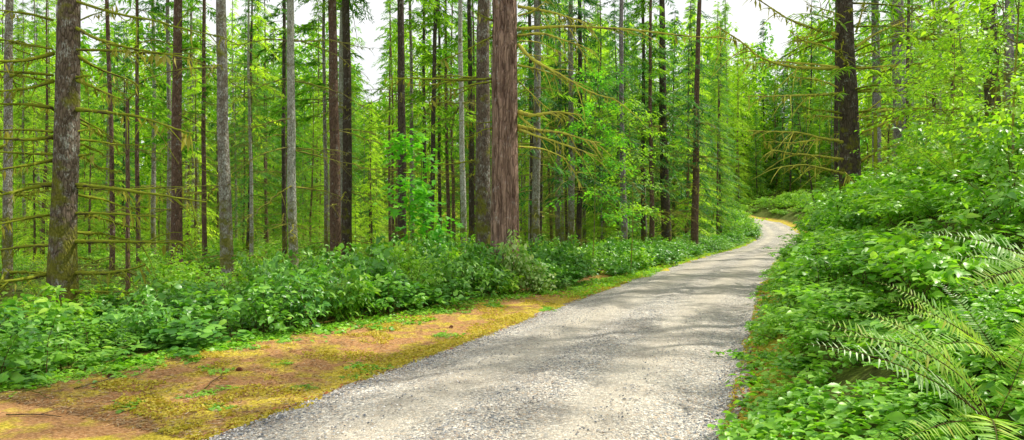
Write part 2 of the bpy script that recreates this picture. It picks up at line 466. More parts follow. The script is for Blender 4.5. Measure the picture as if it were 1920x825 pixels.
# ------------------------------------------------------------------ trees
def trunk_mb(mb, r0, height, sides=14, rings=40, lean=(0, 0), rough=.05, furrow=False, mat=0, flare=.35, topr=.12, seed=0, bend=.0, down=.6):
    zs = -down + (height + down) * np.linspace(0, 1, rings) ** (1.25 if rings > 30 else 1.0)
    a = np.arange(sides) * 2 * math.pi / sides
    V = np.zeros((rings, sides, 3))
    for i, z in enumerate(zs):
        t = max(z, 0) / height
        r = r0 * (1 - (1 - topr) * t ** .9) * (1 + flare * math.exp(-max(z, 0) / (r0 * 2.0 + .05)))
        cx = lean[0] * z + bend * math.sin(z * .45 + seed) + .25 * bend * math.sin(z * 1.7 + seed * 3)
        cy = lean[1] * z + bend * math.cos(z * .38 + seed * 2)
        for j in range(sides):
            c, s = math.cos(a[j]), math.sin(a[j])
            d = noise.noise((c * 2.2 + seed, s * 2.2, z * .9 + seed)) * rough * 1.3 + noise.noise((c * 6, s * 6 + seed, z * 3.1)) * rough * .6
            if furrow:
                q = abs(noise.noise((c * 5.5 + .25 * noise.noise((c * 3, s * 3, z * 4)), s * 5.5, z * 1.6)))
                d += -.10 * max(0, 1 - q * 5.0) + .03
            V[i, j] = (cx + c * r * (1 + d), cy + s * r * (1 + d), z)
    i, j = np.meshgrid(np.arange(rings - 1), np.arange(sides), indexing='ij')
    q = np.stack([i * sides + j, i * sides + (j + 1) % sides, (i + 1) * sides + (j + 1) % sides, (i + 1) * sides + j], -1).reshape(-1, 4)
    mb.add(V.reshape(-1, 3), [q], mat)

def crown_mb(z0, z1, n_b, L0, L1, sub=0, droop=.35, seed=0, spray=.34, sparse=1.0, kw=.24, shape=1.0):
    """boughs of needle sprays around a conifer's stem; each bough a thin axis with flat drooping side sprays"""
    rg = np.random.default_rng(seed)
    mb = MB()
    t = np.sort(rg.uniform(0, 1, n_b)) ** .9
    z = z0 + (z1 - z0) * t
    az = rg.uniform(0, 2 * math.pi, n_b)
    Lb = (L0 + (L1 - L0) * t ** shape) * rg.uniform(.6, 1.15, n_b)
    rise = rg.uniform(-.15, .25, n_b); dr = droop * rg.uniform(.6, 1.4, n_b)
    np_ = 7
    u = np.linspace(0, 1, np_)
    dirs = np.stack([np.cos(az), np.sin(az)], -1)
    def axis(b, uu):
        r = uu * Lb[b]
        return np.stack([dirs[b, 0] * r, dirs[b, 1] * r, z[b] + rise[b] * r - dr[b] * uu ** 2 * Lb[b]], -1)
    B = np.repeat(np.arange(n_b), np_).reshape(n_b, np_)
    paths = axis(B.ravel(), np.tile(u, n_b)).reshape(n_b, np_, 3)
    tubes(mb, paths, (np.outer(Lb, 1 - .85 * u) * .009 + .002), 4, 1)
    ns = max(8, int(11 * sparse))
    b = np.repeat(np.arange(n_b), ns * 2)
    uu = np.clip(np.tile(np.repeat(np.linspace(.22, 1.0, ns), 2), n_b) + rg.uniform(-.03, .03, len(b)), 0, 1)
    sd = np.tile([1, -1], n_b * ns)
    p = axis(b, uu)
    d0 = dirs[b]
    ang = sd * rg.uniform(.55, 1.15, len(b))
    ca, sa = np.cos(ang), np.sin(ang)
    d = np.stack([d0[:, 0] * ca - d0[:, 1] * sa, d0[:, 0] * sa + d0[:, 1] * ca, -rg.uniform(.1, .75, len(b))], -1)
    ln = spray * (Lb[b] / 2.0) ** .5 * (1.15 - .6 * uu) * rg.uniform(.7, 1.4, len(b)) * 1.5
    keep = rg.uniform(0, 1, len(b)) < .9
    p, d, ln = p[keep], nrm(d[keep]), ln[keep]
    up = np.array([0, 0, 1.0]) + rg.normal(0, .35, (len(p), 3))
    if sub == 0:
        put(mb, KITE, p, d, up, ln, kw, 0)
        put(mb, KITE, p + d * ln[:, None] * .25, d + rg.normal(0, .5, d.shape), up + rg.normal(0, .3, up.shape), ln * .6, kw * 1.2, 0)
    else:
        side = nrm(np.cross(d, up))
        put(mb, KITE, p, d, up, ln, kw * .45, 0)
        for k in range(sub):
            f = .15 + .75 * k / sub
            for s_ in (1, -1):
                q = p + d * (ln * f)[:, None] + np.array([0, 0, -.06]) * (f * f * ln)[:, None]
                put(mb, KITE, q, d * .75 + side * s_ * .8 + rg.normal(0, .18, d.shape) + np.array([0, 0, -.15]), up, ln * (.52 - .3 * f) * rg.uniform(.8, 1.25, len(ln)), kw * 1.1, 0)
    return mb

def dead_branches(mb, z0, z1, n, L0, L1, r=.012, mat=0, seed=0, twigs=3, trunk_r=.1, lean=(0, 0)):
    rg = np.random.default_rng(seed)
    k = max(1, n // 4)
    zl = rg.uniform(z0, z1, k)
    z = zl[rg.integers(0, k, n)] + rg.normal(0, .05, n)
    az = rg.uniform(0, 2 * math.pi, n)
    Lb = rg.uniform(L0, L1, n) * rg.uniform(.5, 1.0, n)
    u = np.linspace(0, 1, 7)
    rise = rg.uniform(-.3, .2, n); dr = rg.uniform(-.05, .3, n)
    rr = trunk_r * .6 + np.outer(Lb, u)
    wz = rg.normal(0, .02, (n, 7)).cumsum(1) * Lb[:, None]
    wa = az[:, None] + rg.normal(0, .06, (n, 7)).cumsum(1)
    paths = np.stack([np.cos(wa) * rr + lean[0] * z[:, None], np.sin(wa) * rr + lean[1] * z[:, None], z[:, None] + np.outer(rise * Lb, u) - np.outer(dr * Lb, u ** 2) + wz], -1)
    tubes(mb, paths, np.outer(.5 + Lb * .4, 1.05 - .9 * u) * r, 4, mat)
    if twigs:
        b = np.repeat(np.arange(n), twigs)
        f = rg.integers(2, 6, len(b))
        p = paths[b, f]
        d = nrm(nrm(paths[b, 6] - paths[b, 0]) + rg.normal(0, .55, (len(b), 3)) + np.array([0, 0, -.25]))
        ln = Lb[b] * rg.uniform(.15, .42, len(b))
        v = np.linspace(0, 1, 4)
        tp = p[:, None, :] + d[:, None, :] * (ln[:, None] * v)[:, :, None] + np.array([0, 0, -.2]) * (ln[:, None] * v ** 2)[:, :, None]
        tubes(mb, tp, np.outer(np.ones(len(b)), 1 - .7 * v) * r * .4, 3, mat)

# pool of mossy branches (unit length along +x), shared between the nearer trees
def branch_mesh(seed, mats, r=.0125, hang=26, wig=.03, droop=.10, twigs=7):
    rg = np.random.default_rng(seed)
    mb = MB()
    n = 22
    u = np.linspace(0, 1, n)
    y = rg.normal(0, wig * .5, n).cumsum() * u
    zc = -droop * u ** 1.6 + rg.normal(0, wig * .35, n).cumsum() * u
    zc += .05 * np.sin(u * rg.uniform(3, 7) + rg.uniform(0, 6)) * u
    path = np.stack([u, y, zc], -1)
    rad = r * (1.15 - .85 * u) * (1 + .22 * rg.normal(0, 1, n)) * (1 + .25 * np.sin(u * 40 + seed))
    tubes(mb, path[None], np.clip(rad, r * .18, None)[None], 7, 0)
    for k in range(twigs):
        i = rg.integers(5, n - 2)
        L = rg.uniform(.12, .38) * (1.1 - u[i] * .7)
        d = nrm(np.array([rg.uniform(.3, 1), rg.choice([-1, 1]) * rg.uniform(.3, .9), rg.uniform(-.6, .25)]))
        v = np.linspace(0, 1, 6)
        tp = path[i] + d * (L * v)[:, None] + np.array([0, 0, -.25 * L]) * (v ** 2)[:, None] + rg.normal(0, .006, (6, 3)) * v[:, None]
        tubes(mb, tp[None], (r * .42 * (1.05 - .8 * v))[None], 5, 0)
    # little fringes of moss under and on the wood
    m = hang
    i = rg.integers(1, n, m)
    p = path[i] + np.array([0, 0, -.4]) * rad[i][:, None]
    put(mb, KITE, p, np.stack([rg.normal(0, .35, m), rg.normal(0, .3, m), -np.ones(m)], -1), rg.normal(0, 1, (m, 3)), rg.uniform(.012, .045, m), .45, 1)
    m2 = hang * 2
    i = rg.integers(1, n, m2)
    put(mb, KITE, path[i], rg.normal(0, 1, (m2, 3)), rg.normal(0, 1, (m2, 3)), rad[i] * rg.uniform(1.2, 2.4, m2), .8, 1)
    return mb.mesh('branch', mats)
BR_MOSS = [branch_mesh(100 + i, [M['branch_moss'], M['moss_hang']], .0125 + .002 * (i % 3), 30) for i in range(8)]
BR_THIN = [branch_mesh(130 + i, [M['branch_dead'], M['moss_hang']], .0075, 10, .04, .12 + .05 * (i % 4), 9) for i in range(8)]

def add_branch(tree, pool, z, az, L, tilt, tr, off=(0, 0), mesh=None):
    o = bpy.data.objects.new('branch', mesh or random.choice(pool))
    o.location = (off[0] + math.cos(az) * tr * .75, off[1] + math.sin(az) * tr * .75, z)
    o.rotation_euler = (random.uniform(-.25, .25), -tilt, az)
    o.scale = (L, L, L)
    return link(o, tree)

def explicit_branch(tree, pts, r0, mats, seed=0, hang=20, twigs=4):
    twigs += 3
    """a branch through world points given (first one at the trunk); built in the tree's own space"""
    rg = np.random.default_rng(seed)
    pts = np.asarray(pts) - np.asarray(tree.location)
    path = catmull(np.asarray(pts), .07)
    n = len(path)
    u = np.linspace(0, 1, n)
    L = np.linalg.norm(pts[-1] - pts[0])
    path = path + (rg.normal(0, .006, (n, 3)).cumsum(0)) * u[:, None]
    rad = r0 * (1.1 - .8 * u) * (1 + .14 * rg.normal(0, 1, n))
    mb = MB()
    tubes(mb, path[None], np.clip(rad, r0 * .2, None)[None], 7, 0)
    for k in range(twigs):
        i = rg.integers(n // 4, n - 1)
        d = nrm(nrm(path[-1] - path[0]) + rg.normal(0, .5, 3) + np.array([0, 0, -.3]))
        v = np.linspace(0, 1, 6)
        l = L * rg.uniform(.1, .3)
        tp = path[i] + d * (l * v)[:, None] + np.array([0, 0, -.3 * l]) * (v ** 2)[:, None] + rg.normal(0, .01, (6, 3)) * v[:, None]
        tubes(mb, tp[None], (r0 * .4 * (1.05 - .8 * v))[None], 5, 0)
    m = int(hang * .55 * L)
    i = rg.integers(1, n, m)
    put(mb, KITE, path[i] - np.array([0, 0, .4]) * rad[i][:, None], np.stack([rg.normal(0, .3, m), rg.normal(0, .3, m), -np.ones(m)], -1), rg.normal(0, 1, (m, 3)), rg.uniform(.2, 1, m) ** 2.5 * .26 * (.4 + u[i]), .22, 1)
    m2 = int(50 * L)
    i = rg.integers(1, n, m2)
    put(mb, KITE, path[i], rg.normal(0, 1, (m2, 3)), rg.normal(0, 1, (m2, 3)), rad[i] * rg.uniform(1.1, 1.9, m2), .8, 1)
    return mb.build('branch', mats, tree)

# high crowns for the nearer, tall trees (above the photo's frame for the closest ones)
HIGH = [crown_mb(9.8 + (i % 2), 25, 40, 2.7, .5, 3, .35, 40 + i, .42, 1.0, .17).mesh('crown', [M['needle'], M['branch_dead']]) for i in range(3)]
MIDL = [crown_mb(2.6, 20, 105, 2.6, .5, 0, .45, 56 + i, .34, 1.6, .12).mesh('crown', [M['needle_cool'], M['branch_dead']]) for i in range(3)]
MIDC = [crown_mb(5.5, 21, 62, 2.3, .4, 0, .4, 50 + i, .36, 1.2, .16).mesh('crown', [M['needle'], M['branch_dead']]) for i in range(3)]

def tall_tree(px, by, Y, w, mat, label, ptop=None, nbr=0, pool=None, brL=(.8, 2.2), name='fir_tree', high=HIGH, h=25, furrow=False, group=None, brz=(.6, 8), crown=True, flare=.3, cat='tree', seed=None, bend=.03, topr=.25):
    x = (px - 960) / F * Y
    z = H(x, Y)
    t = root(name, (x, Y, z))
    tag(t, label, cat, group)
    sd = seed if seed is not None else int(px * 7) % 1000
    r = w * Y / F / 2
    lx = 0.0
    if ptop is not None:
        zt = CH + HZ / F * Y - z
        lx = ((ptop - px) / F * Y) / zt
    mb = MB()
    trunk_mb(mb, r * 1.06, h, 72 if furrow else (20 if w > 13 else 12), 190 if furrow else 46, (lx, 0), .05 if not furrow else .03, furrow, 0, flare, topr, sd, bend if not furrow else .0)
    mb.build('trunk', [M[mat]], t)
    if crown and high:
        c = bpy.data.objects.new('crown', high[sd % len(high)])
        c.rotation_euler = (0, 0, sd)
        c.location = (lx * 10, 0, 0)
        link(c, t)
    rg = random.Random(sd)
    if nbr:
        k = max(2, nbr // 4)
        whorls = [brz[0] + (brz[1] - brz[0]) * (i + rg.uniform(-.25, .25)) / k for i in range(k)]
        for i in range(nbr):
            zz = whorls[i % k] + rg.uniform(-.06, .06)
            add_branch(t, pool, zz, rg.uniform(0, 2 * math.pi), rg.uniform(*brL), rg.uniform(-.22, .12), r, (lx * zz, 0))
    return t, r, lx

GOLD = [M['branch_gold'], M['moss_hang']]
MOSSY = [M['branch_moss'], M['moss_hang']]

# --- the large furrowed fir beside the road
fir, rf, _ = tall_tree(947, 0, 16.4, 49, 'bark_main', 'thick straight fir with furrowed reddish grey bark rising from roadside bushes', ptop=946, furrow=True, name='fir_tree', flare=.18, topr=.55)
FY = 16.4
for k, (pts, r) in enumerate([
    ([(972, 12, 0), (1030, 22, -.5), (1075, 38, -.9), (1112, 50, -1.2)], .030),
    ([(972, 54, 0), (1060, 50, -.4), (1180, 53, -.9), (1300, 62, -1.3), (1345, 60, -1.5)], .030),
    ([(972, 66, 0), (1020, 64, -.6), (1060, 78, -1), (1110, 95, -1.4)], .026),
    ([(972, 76, 0), (1010, 80, .3), (1050, 100, .6), (1078, 122, .9)], .012),
    ([(972, 84, 0), (1000, 112, -.4), (1060, 145, -.9), (1110, 172, -1.3), (1150, 182, -1.6)], .032),
    ([(972, 100, 0), (1010, 104, .2), (1045, 108, .3)], .012),
    ([(972, 122, 0), (1010, 130, -.4), (1050, 145, -.7), (1080, 160, -.9)], .018),
    ([(972, 152, 0), (1000, 178, .5), (1035, 205, .9), (1075, 222, 1.2)], .012),
    ([(972, 210, 0), (1000, 216, -.3), (1050, 211, -.6), (1090, 217, -.9)], .038),
    ([(972, 214, 0), (985, 228, -.3), (1005, 245, -.5)], .026),
    ([(972, 237, 0), (1010, 244, -.5), (1060, 248, -1), (1128, 265, -1.4)], .034),
    ([(972, 243, 0), (1000, 252, -.7), (1060, 272, -1.2), (1120, 296, -1.6)], .026),
    ([(972, 275, 0), (1020, 280, .6), (1060, 300, 1.2), (1085, 340, 1.5)], .018),
    ([(972, 30, 0), (1000, 20, -.3), (1020, 2, -.5), (1035, -15, -.7)], .016),
    ([(926, 147, 0), (880, 150, -.2), (800, 149, -.6), (725, 145, -.9)], .024),
    ([(926, 153, 0), (880, 160, -.5), (840, 172, -.8), (800, 186, -1)], .018),
    ([(926, 68, 0), (895, 82, -.3), (860, 100, -.5), (820, 112, -.8)], .016),
    ([(926, 40, 0), (905, 30, -.4), (890, 22, -.6)], .020),
    ([(926, 228, 0), (895, 232, -.3), (860, 228, -.5)], .012),
    ([(926, 240, 0), (905, 244, -.4), (890, 252, -.7), (870, 262, -.9)], .012),
]):
    explicit_branch(fir, [P(a, b, FY + (d if j else 0)) for j, (a, b, d) in enumerate(pts)], r * 1.3, GOLD if pts[0][0] > 947 else MOSSY, k, 26, 6)

# --- the mossy tree at the left edge
T1Y = 11.6
t1, r1, lx1 = tall_tree(121, 0, T1Y, 45, 'bark_moss', 'mossy conifer with whorls of bare mossy branches in the bushes at the left edge', ptop=125, h=22)
for k, (pts, r) in enumerate([
    ([(142, 2, 0), (210, 24, -.3), (290, 40, -.6), (330, 52, -.7), (420, 75, -.8)], .022),
    ([(142, 42, 0), (170, 30, .3), (200, 20, .5), (218, 8, .7)], .014),
    ([(142, 52, 0), (185, 74, -.3), (245, 92, -.6), (330, 108, -.9), (380, 122, -1)], .026),
    ([(142, 93, 0), (200, 95, -.2), (270, 102, -.5), (360, 112, -.8)], .022),
    ([(142, 103, 0), (185, 128, .3), (240, 148, .6), (262, 165, .8)], .022),
    ([(142, 145, 0), (172, 143, -.4), (173, 165, -.4)], .018),
    ([(142, 150, 0), (180, 165, -.3), (215, 180, -.6), (236, 186, -.8)], .024),
    ([(142, 205, 0), (200, 210, -.3), (270, 218, -.6), (365, 245, -1)], .028),
    ([(142, 218, 0), (180, 240, .5), (215, 262, .8)], .016),
    ([(142, 247, 0), (165, 244, .2), (182, 244, .3)], .018),
    ([(142, 292, 0), (160, 290, .2), (178, 289, .2)], .018),
    ([(142, 346, 0), (200, 352, -.4), (270, 360, -.7), (388, 376, -1)], .030),
    ([(142, 352, 0), (230, 356, .4), (300, 352, .9), (355, 350, 1.2)], .020),
    ([(142, 400, 0), (200, 399, -.3), (290, 403, -.5)], .024),
    ([(142, 453, 0), (230, 453, -.3), (320, 456, -.5), (355, 455, -.6)], .030),
    ([(142, 512, 0), (200, 512, -.5), (240, 506, -.7), (275, 498, -.9)], .034),
    ([(142, 547, 0), (200, 548, -.4), (245, 547, -.6)], .026),
    ([(100, 38, 0), (50, 25, -.3), (0, 17, -.6), (-60, 12, -.8)], .020),
    ([(100, 92, 0), (60, 86, -.2), (10, 78, -.4), (-60, 72, -.6)], .014),
    ([(100, 100, 0), (70, 108, -.3), (30, 115, -.6), (-30, 113, -.9), (-70, 108, -1)], .032),
    ([(100, 141, 0), (50, 137, -.3), (0, 134, -.6), (-60, 134, -.8)], .022),
    ([(100, 151, 0), (60, 164, -.3), (20, 170, -.5), (-40, 172, -.8)], .028),
    ([(100, 202, 0), (50, 196, -.3), (0, 195, -.5), (-60, 196, -.8)], .024),
    ([(100, 206, 0), (75, 194, .4), (50, 186, .7)], .016),
    ([(100, 247, 0), (50, 242, .3), (0, 239, .6), (-50, 236, .8)], .020),
    ([(100, 257, 0), (60, 261, -.4), (20, 260, -.6), (-50, 256, -.9)], .030),
    ([(100, 289, 0), (50, 288, .3), (0, 286, .5), (-50, 285, .8)], .022),
    ([(100, 300, 0), (60, 308, -.4), (0, 318, -.7), (-50, 326, -.9)], .028),
    ([(100, 346, 0), (60, 352, -.3), (0, 369, -.7), (-50, 390, -.9)], .028),
    ([(98, 344, 0), (60, 344, .4), (35, 342, .6)], .016),
    ([(98, 402, 0), (50, 410, -.4), (0, 420, -.8), (-40, 425, -.9)], .022),
    ([(98, 460, 0), (50, 462, .2), (0, 470, .5), (-50, 478, .7)], .026),
    ([(98, 512, 0), (60, 520, -.4), (0, 530, -.8), (-40, 536, -1)], .034),
    ([(98, 548, 0), (70, 556, .3), (30, 566, .5)], .022),
]):
    explicit_branch(t1, [P(a, b, T1Y + (d if j else 0)) for j, (a, b, d) in enumerate(pts)], r * 1.12, MOSSY, 60 + k, 34, 5)
for k in range(10):
    add_branch(t1, BR_MOSS, random.uniform(.8, 5), random.uniform(.8, 2.3), random.uniform(.8, 1.8), random.uniform(-.2, .1), r1)

# --- the dark mossy tree on the right bank
T3Y = 19.5
t3, r3, _ = tall_tree(1594, 0, T3Y, 36, 'bark_dark', 'dark mossy trunk on the right bank with long golden moss branches reaching over the road', ptop=1583, h=21)
for k, (pts, r) in enumerate([
    ([(1575, 66, 0), (1530, 55, -.5), (1480, 35, -1), (1440, 12, -1.4), (1400, -10, -1.6)], .030),
    ([(1575, 75, 0), (1545, 60, -.3), (1510, 70, .4), (1482, 62, .6)], .018),
    ([(1575, 100, 0), (1540, 85, -.6), (1510, 78, -1), (1482, 60, -1.3)], .024),
    ([(1575, 128, 0), (1530, 128, -.5), (1480, 125, -1), (1430, 110, -1.6), (1395, 82, -2), (1345, 48, -2.5)], .036),
    ([(1575, 126, 0), (1520, 120, .2), (1480, 118, .5), (1400, 122, .8)], .022),
    ([(1580, 175, 0), (1530, 178, -.8), (1480, 178, -1.5), (1405, 180, -2.2)], .030),
    ([(1580, 168, 0), (1540, 152, .3), (1480, 146, .6)], .020),
    ([(1585, 222, 0), (1550, 218, -.5), (1505, 213, -1)], .022),
    ([(1588, 268, 0), (1540, 258, -.7), (1490, 245, -1.3), (1405, 240, -1.9)], .030),
    ([(1588, 262, 0), (1540, 262, .4), (1490, 268, .8), (1430, 270, 1.1)], .018),
    ([(1590, 300, 0), (1540, 293, -.6), (1480, 286, -1.3), (1440, 279, -1.7)], .030),
    ([(1592, 328, 0), (1550, 318, -.7), (1510, 311, -1.2), (1460, 316, -1.6)], .030),
    ([(1605, 128, 0), (1640, 126, -.4), (1685, 124, -.8)], .026),
    ([(1605, 88, 0), (1650, 60, .4), (1720, 35, .8), (1790, 15, 1.1)], .030),
    ([(1605, 60, 0), (1615, 30, -.3), (1625, 0, -.5)], .026),
    ([(1610, 218, 0), (1650, 190, .3), (1675, 168, .6)], .022),
    ([(1612, 305, 0), (1650, 280, -.7), (1700, 264, -1.2), (1750, 260, -1.6)], .030),
    ([(1612, 250, 0), (1640, 240, -.5), (1690, 222, -.9)], .024),
    ([(1598, 40, 0), (1560, 22, -.5), (1510, 8, -.9)], .02),
    ([(1592, 335, 0), (1590, 333, -.8), (1585, 330, -1.4)], .045),
]):
    explicit_branch(t3, [P(a, b, T3Y + (d if j else 0)) for j, (a, b, d) in enumerate(pts)], r * 1.35, GOLD, 160 + k, 30, 8)
ct = crown_mb(3.4, 13, 46, 3.6, 2.2, 0, .25, 61, .30, 1.5, .13)
ct.build('crown', [M['needle_warm'], M['branch_moss']], t3)
for k in range(8):
    add_branch(t3, BR_MOSS, random.uniform(.6, 6), random.uniform(0, 6.28), random.uniform(1, 2.2), random.uniform(-.2, .2), r3)

# --- other trunks one can tell apart: px at base, distance, width in photo pixels, bark, px at top, branches, label
for a in [
    (12, 17.5, 16, 'bark_grey', 18, 26, BR_MOSS, 'slim lichen grey conifer at the far left edge, behind the branches of the mossy tree'),
    (331, 21.5, 20, 'bark_brown', 334, 22, BR_THIN, 'reddish brown straight trunk between the thin broken snag and the tall grey lichen trunk'),
    (428, 19.0, 23, 'bark_grey', 414, 12, BR_THIN, 'tall grey lichen covered trunk leaning slightly left, standing in the left thicket'),
    (553, 20.5, 17, 'bark_pale', 542, 30, BR_THIN, 'slender white lichen trunk with fine dead branches, right of the leaning grey trunk'),
    (611, 27.0, 8, 'bark_grey', 608, 16, BR_THIN, 'thin grey pole close to the left side of the twin brown trunks'),
    (628, 24.0, 21, 'bark_brown', 625, 10, BR_THIN, 'brown trunk forming the left one of a close pair near the bright sky gap'),
    (638, 26.5, 12, 'bark_pale', 642, 6, BR_THIN, 'pale lichen stem squeezed between two thicker brown trunks'),
    (652, 25.5, 19, 'bark_dark', 648, 12, BR_THIN, 'dark trunk on the edge of the bright sky gap, right of a close pair'),
    (752, 24.0, 17, 'bark_dark', 753, 14, BR_THIN, 'dark straight trunk standing behind the bright green maple sapling'),
    (775, 29.0, 8, 'bark_grey', 768, 10, BR_THIN, 'thin grey trunk just right of the dark one behind the maple sapling'),
    (797, 31.0, 8, 'bark_dark', 795, 16, BR_THIN, 'very thin dark pole rising through the maple sapling leaves'),
    (805, 27.0, 10, 'bark_dark', 819, 12, BR_THIN, 'thin dark trunk leaning right above the maple sapling'),
    (826, 34.0, 7, 'bark_dark', 822, 10, BR_THIN, 'thin dark stem behind the right leaning pole'),
    (841, 33.0, 7, 'bark_brown', 835, 14, BR_THIN, 'thin brown stem midway between the leaning pole and the pale grey trunk'),
    (869, 22.5, 11, 'bark_pale', 864, 10, BR_THIN, 'pale grey smooth trunk left of the mossy brown trunk'),
    (884, 29.0, 11, 'bark_dark', 881, 12, BR_THIN, 'dark slim trunk half hidden behind the mossy brown trunk'),
    (905, 19.5, 30, 'bark_moss', 908, 14, BR_MOSS, 'thick mossy brown trunk right behind the furrowed fir'),
    (998, 29.0, 9, 'bark_dark', 994, 12, BR_THIN, 'thin dark trunk right behind the branches of the furrowed fir'),
    (1006, 25.5, 16, 'bark_grey', 1006, 16, BR_THIN, 'grey trunk with a shadowed base, just right of the furrowed fir'),
    (1070, 30.0, 13, 'bark_grey', 1071, 14, BR_THIN, 'grey trunk seen through drooping green boughs, left one of two'),
    (1086, 31.0, 11, 'bark_dark', 1088, 12, BR_THIN, 'dark trunk seen through drooping green boughs, right one of two'),
    (1170, 33.0, 12, 'bark_lilac', 1164, 12, BR_THIN, 'lilac grey trunk in the shade behind the leafy alder sapling'),
    (1207, 37.0, 9, 'bark_dark', 1205, 18, BR_THIN, 'thin dark trunk left one of the pair before the stout roadside trunk'),
    (1222, 36.0, 9, 'bark_brown', 1219, 18, BR_THIN, 'thin brown trunk close to the left side of the stout roadside trunk'),
    (1249, 37.5, 18, 'bark_dark', 1240, 40, BR_THIN, 'stout dark roadside trunk with mossy foot, deep in the shaded stand'),
    (1301, 41.0, 14, 'bark_brown', 1311, 40, BR_THIN, 'brown roadside trunk leaning right, last tall one before the bend'),
    (1645, 25.0, 16, 'bark_lilac', 1640, 20, BR_THIN, 'grey trunk in the gap between the dark mossy tree and the pale patched trunk'),
    (1692, 20.5, 25, 'bark_lilac', 1685, 22, BR_MOSS, 'pale patched lilac grey trunk on the right bank with moss tufts'),
    (1703, 19.0, 6, 'bark_moss', 1703, 16, BR_MOSS, 'thin mossy pole touching the pale patched trunk'),
    (1570, 24.0, 9, 'bark_dark', 1568, 14, BR_THIN, 'thin dark trunk just left of the dark mossy tree on the bank'),
    (1861, 14.0, 25, 'bark_dark', 1853, 6, BR_THIN, 'dark rough trunk rising from the leafy top of the right bank'),
    (1891, 12.5, 16, 'bark_lilac', 1893, 6, BR_THIN, 'slim pale grey trunk near the right edge above the bank'),
    (383, 29.0, 9, 'bark_brown', 382, 14, BR_THIN, 'thin brown trunk between the reddish trunk and the leaning grey one'),
    (211, 24.0, 9, 'bark_brown', 202, 16, BR_THIN, 'thin brown pole left of the broken snag'),
    (260, 28.0, 8, 'bark_brown', 256, 16, BR_THIN, 'thin brown pole right of the broken snag'),
    (317, 32.0, 10, 'bark_grey', 316, 14, BR_THIN, 'grey lichen pole just left of the reddish brown trunk'),
    (289, 36.0, 9, 'bark_grey', 287, 14, BR_THIN, 'faint grey pole right of the broken snag, far back'),
    (533, 33.0, 9, 'bark_dark', 532, 22, BR_THIN, 'dark thin trunk close behind the white lichen trunk'),
]:
    px, Y, w, mat, pt, nb, pool, lab = a
    tall_tree(px, 0, Y, w, mat, lab, pt, nb, pool, (.8, 2.3) if pool is BR_MOSS else (.9, 2.8), high=(MIDL if px in (1070, 1086, 1170, 1207, 1249, 1301, 1645, 1006, 1861) else HIGH if Y < 27 else MIDC), brz=(.5, min(9.5, 2.0 + Y * .34)), h=24, crown=w > 6)

# broken snag and the mossy stub on the bank
sx, sy = (240 - 960) / F * 15.5, 15.5
sg = root('broken_snag', (sx, sy, H(sx, sy)))
tag(sg, 'thin dead snag broken off at the top, behind the mossy left tree', 'dead tree')
mb = MB(); trunk_mb(mb, .052, CH + (HZ - 186) / F * sy - sg.location.z, 10, 30, (-.003, 0), .12, topr=.8, flare=.2, seed=5)
mb.build('trunk', [M['bark_brown']], sg)
for i in range(9):
    add_branch(sg, BR_THIN, random.uniform(.8, 4.2), random.uniform(0, 6.28), random.uniform(.4, 1.0), random.uniform(-.2, .3), .04)
explicit_branch(sg, [P(240, 187, sy), P(250, 178, sy - .1), P(258, 172, sy - .2)], .02, MOSSY, 5, 10, 1)

stx, sty = P(1640, 320, 18.4)[0], 18.4
st = root('mossy_stub', (stx, sty, H(stx, sty)))
tag(st, 'short upright mossy stub with a bent arm, right of the dark mossy tree', 'dead tree')
hh = CH + (HZ - 208) / F * sty - st.location.z
mb = MB(); trunk_mb(mb, .06, hh, 10, 24, (0, 0), .2, topr=.8, flare=.1, seed=8, bend=.02)
mb.build('trunk', [M['branch_moss']], st)
explicit_branch(st, [P(1640, 210, sty), P(1665, 206, sty), P(1690, 212, sty + .3)], .05, GOLD, 8, 16, 1)
explicit_branch(st, [P(1640, 216, sty), P(1625, 218, sty), P(1608, 219, sty)], .03, GOLD, 9, 12, 1)
explicit_branch(st, [P(1640, 238, sty), P(1665, 228, sty + .2), P(1690, 221, sty + .5)], .035, GOLD, 10, 12, 1)

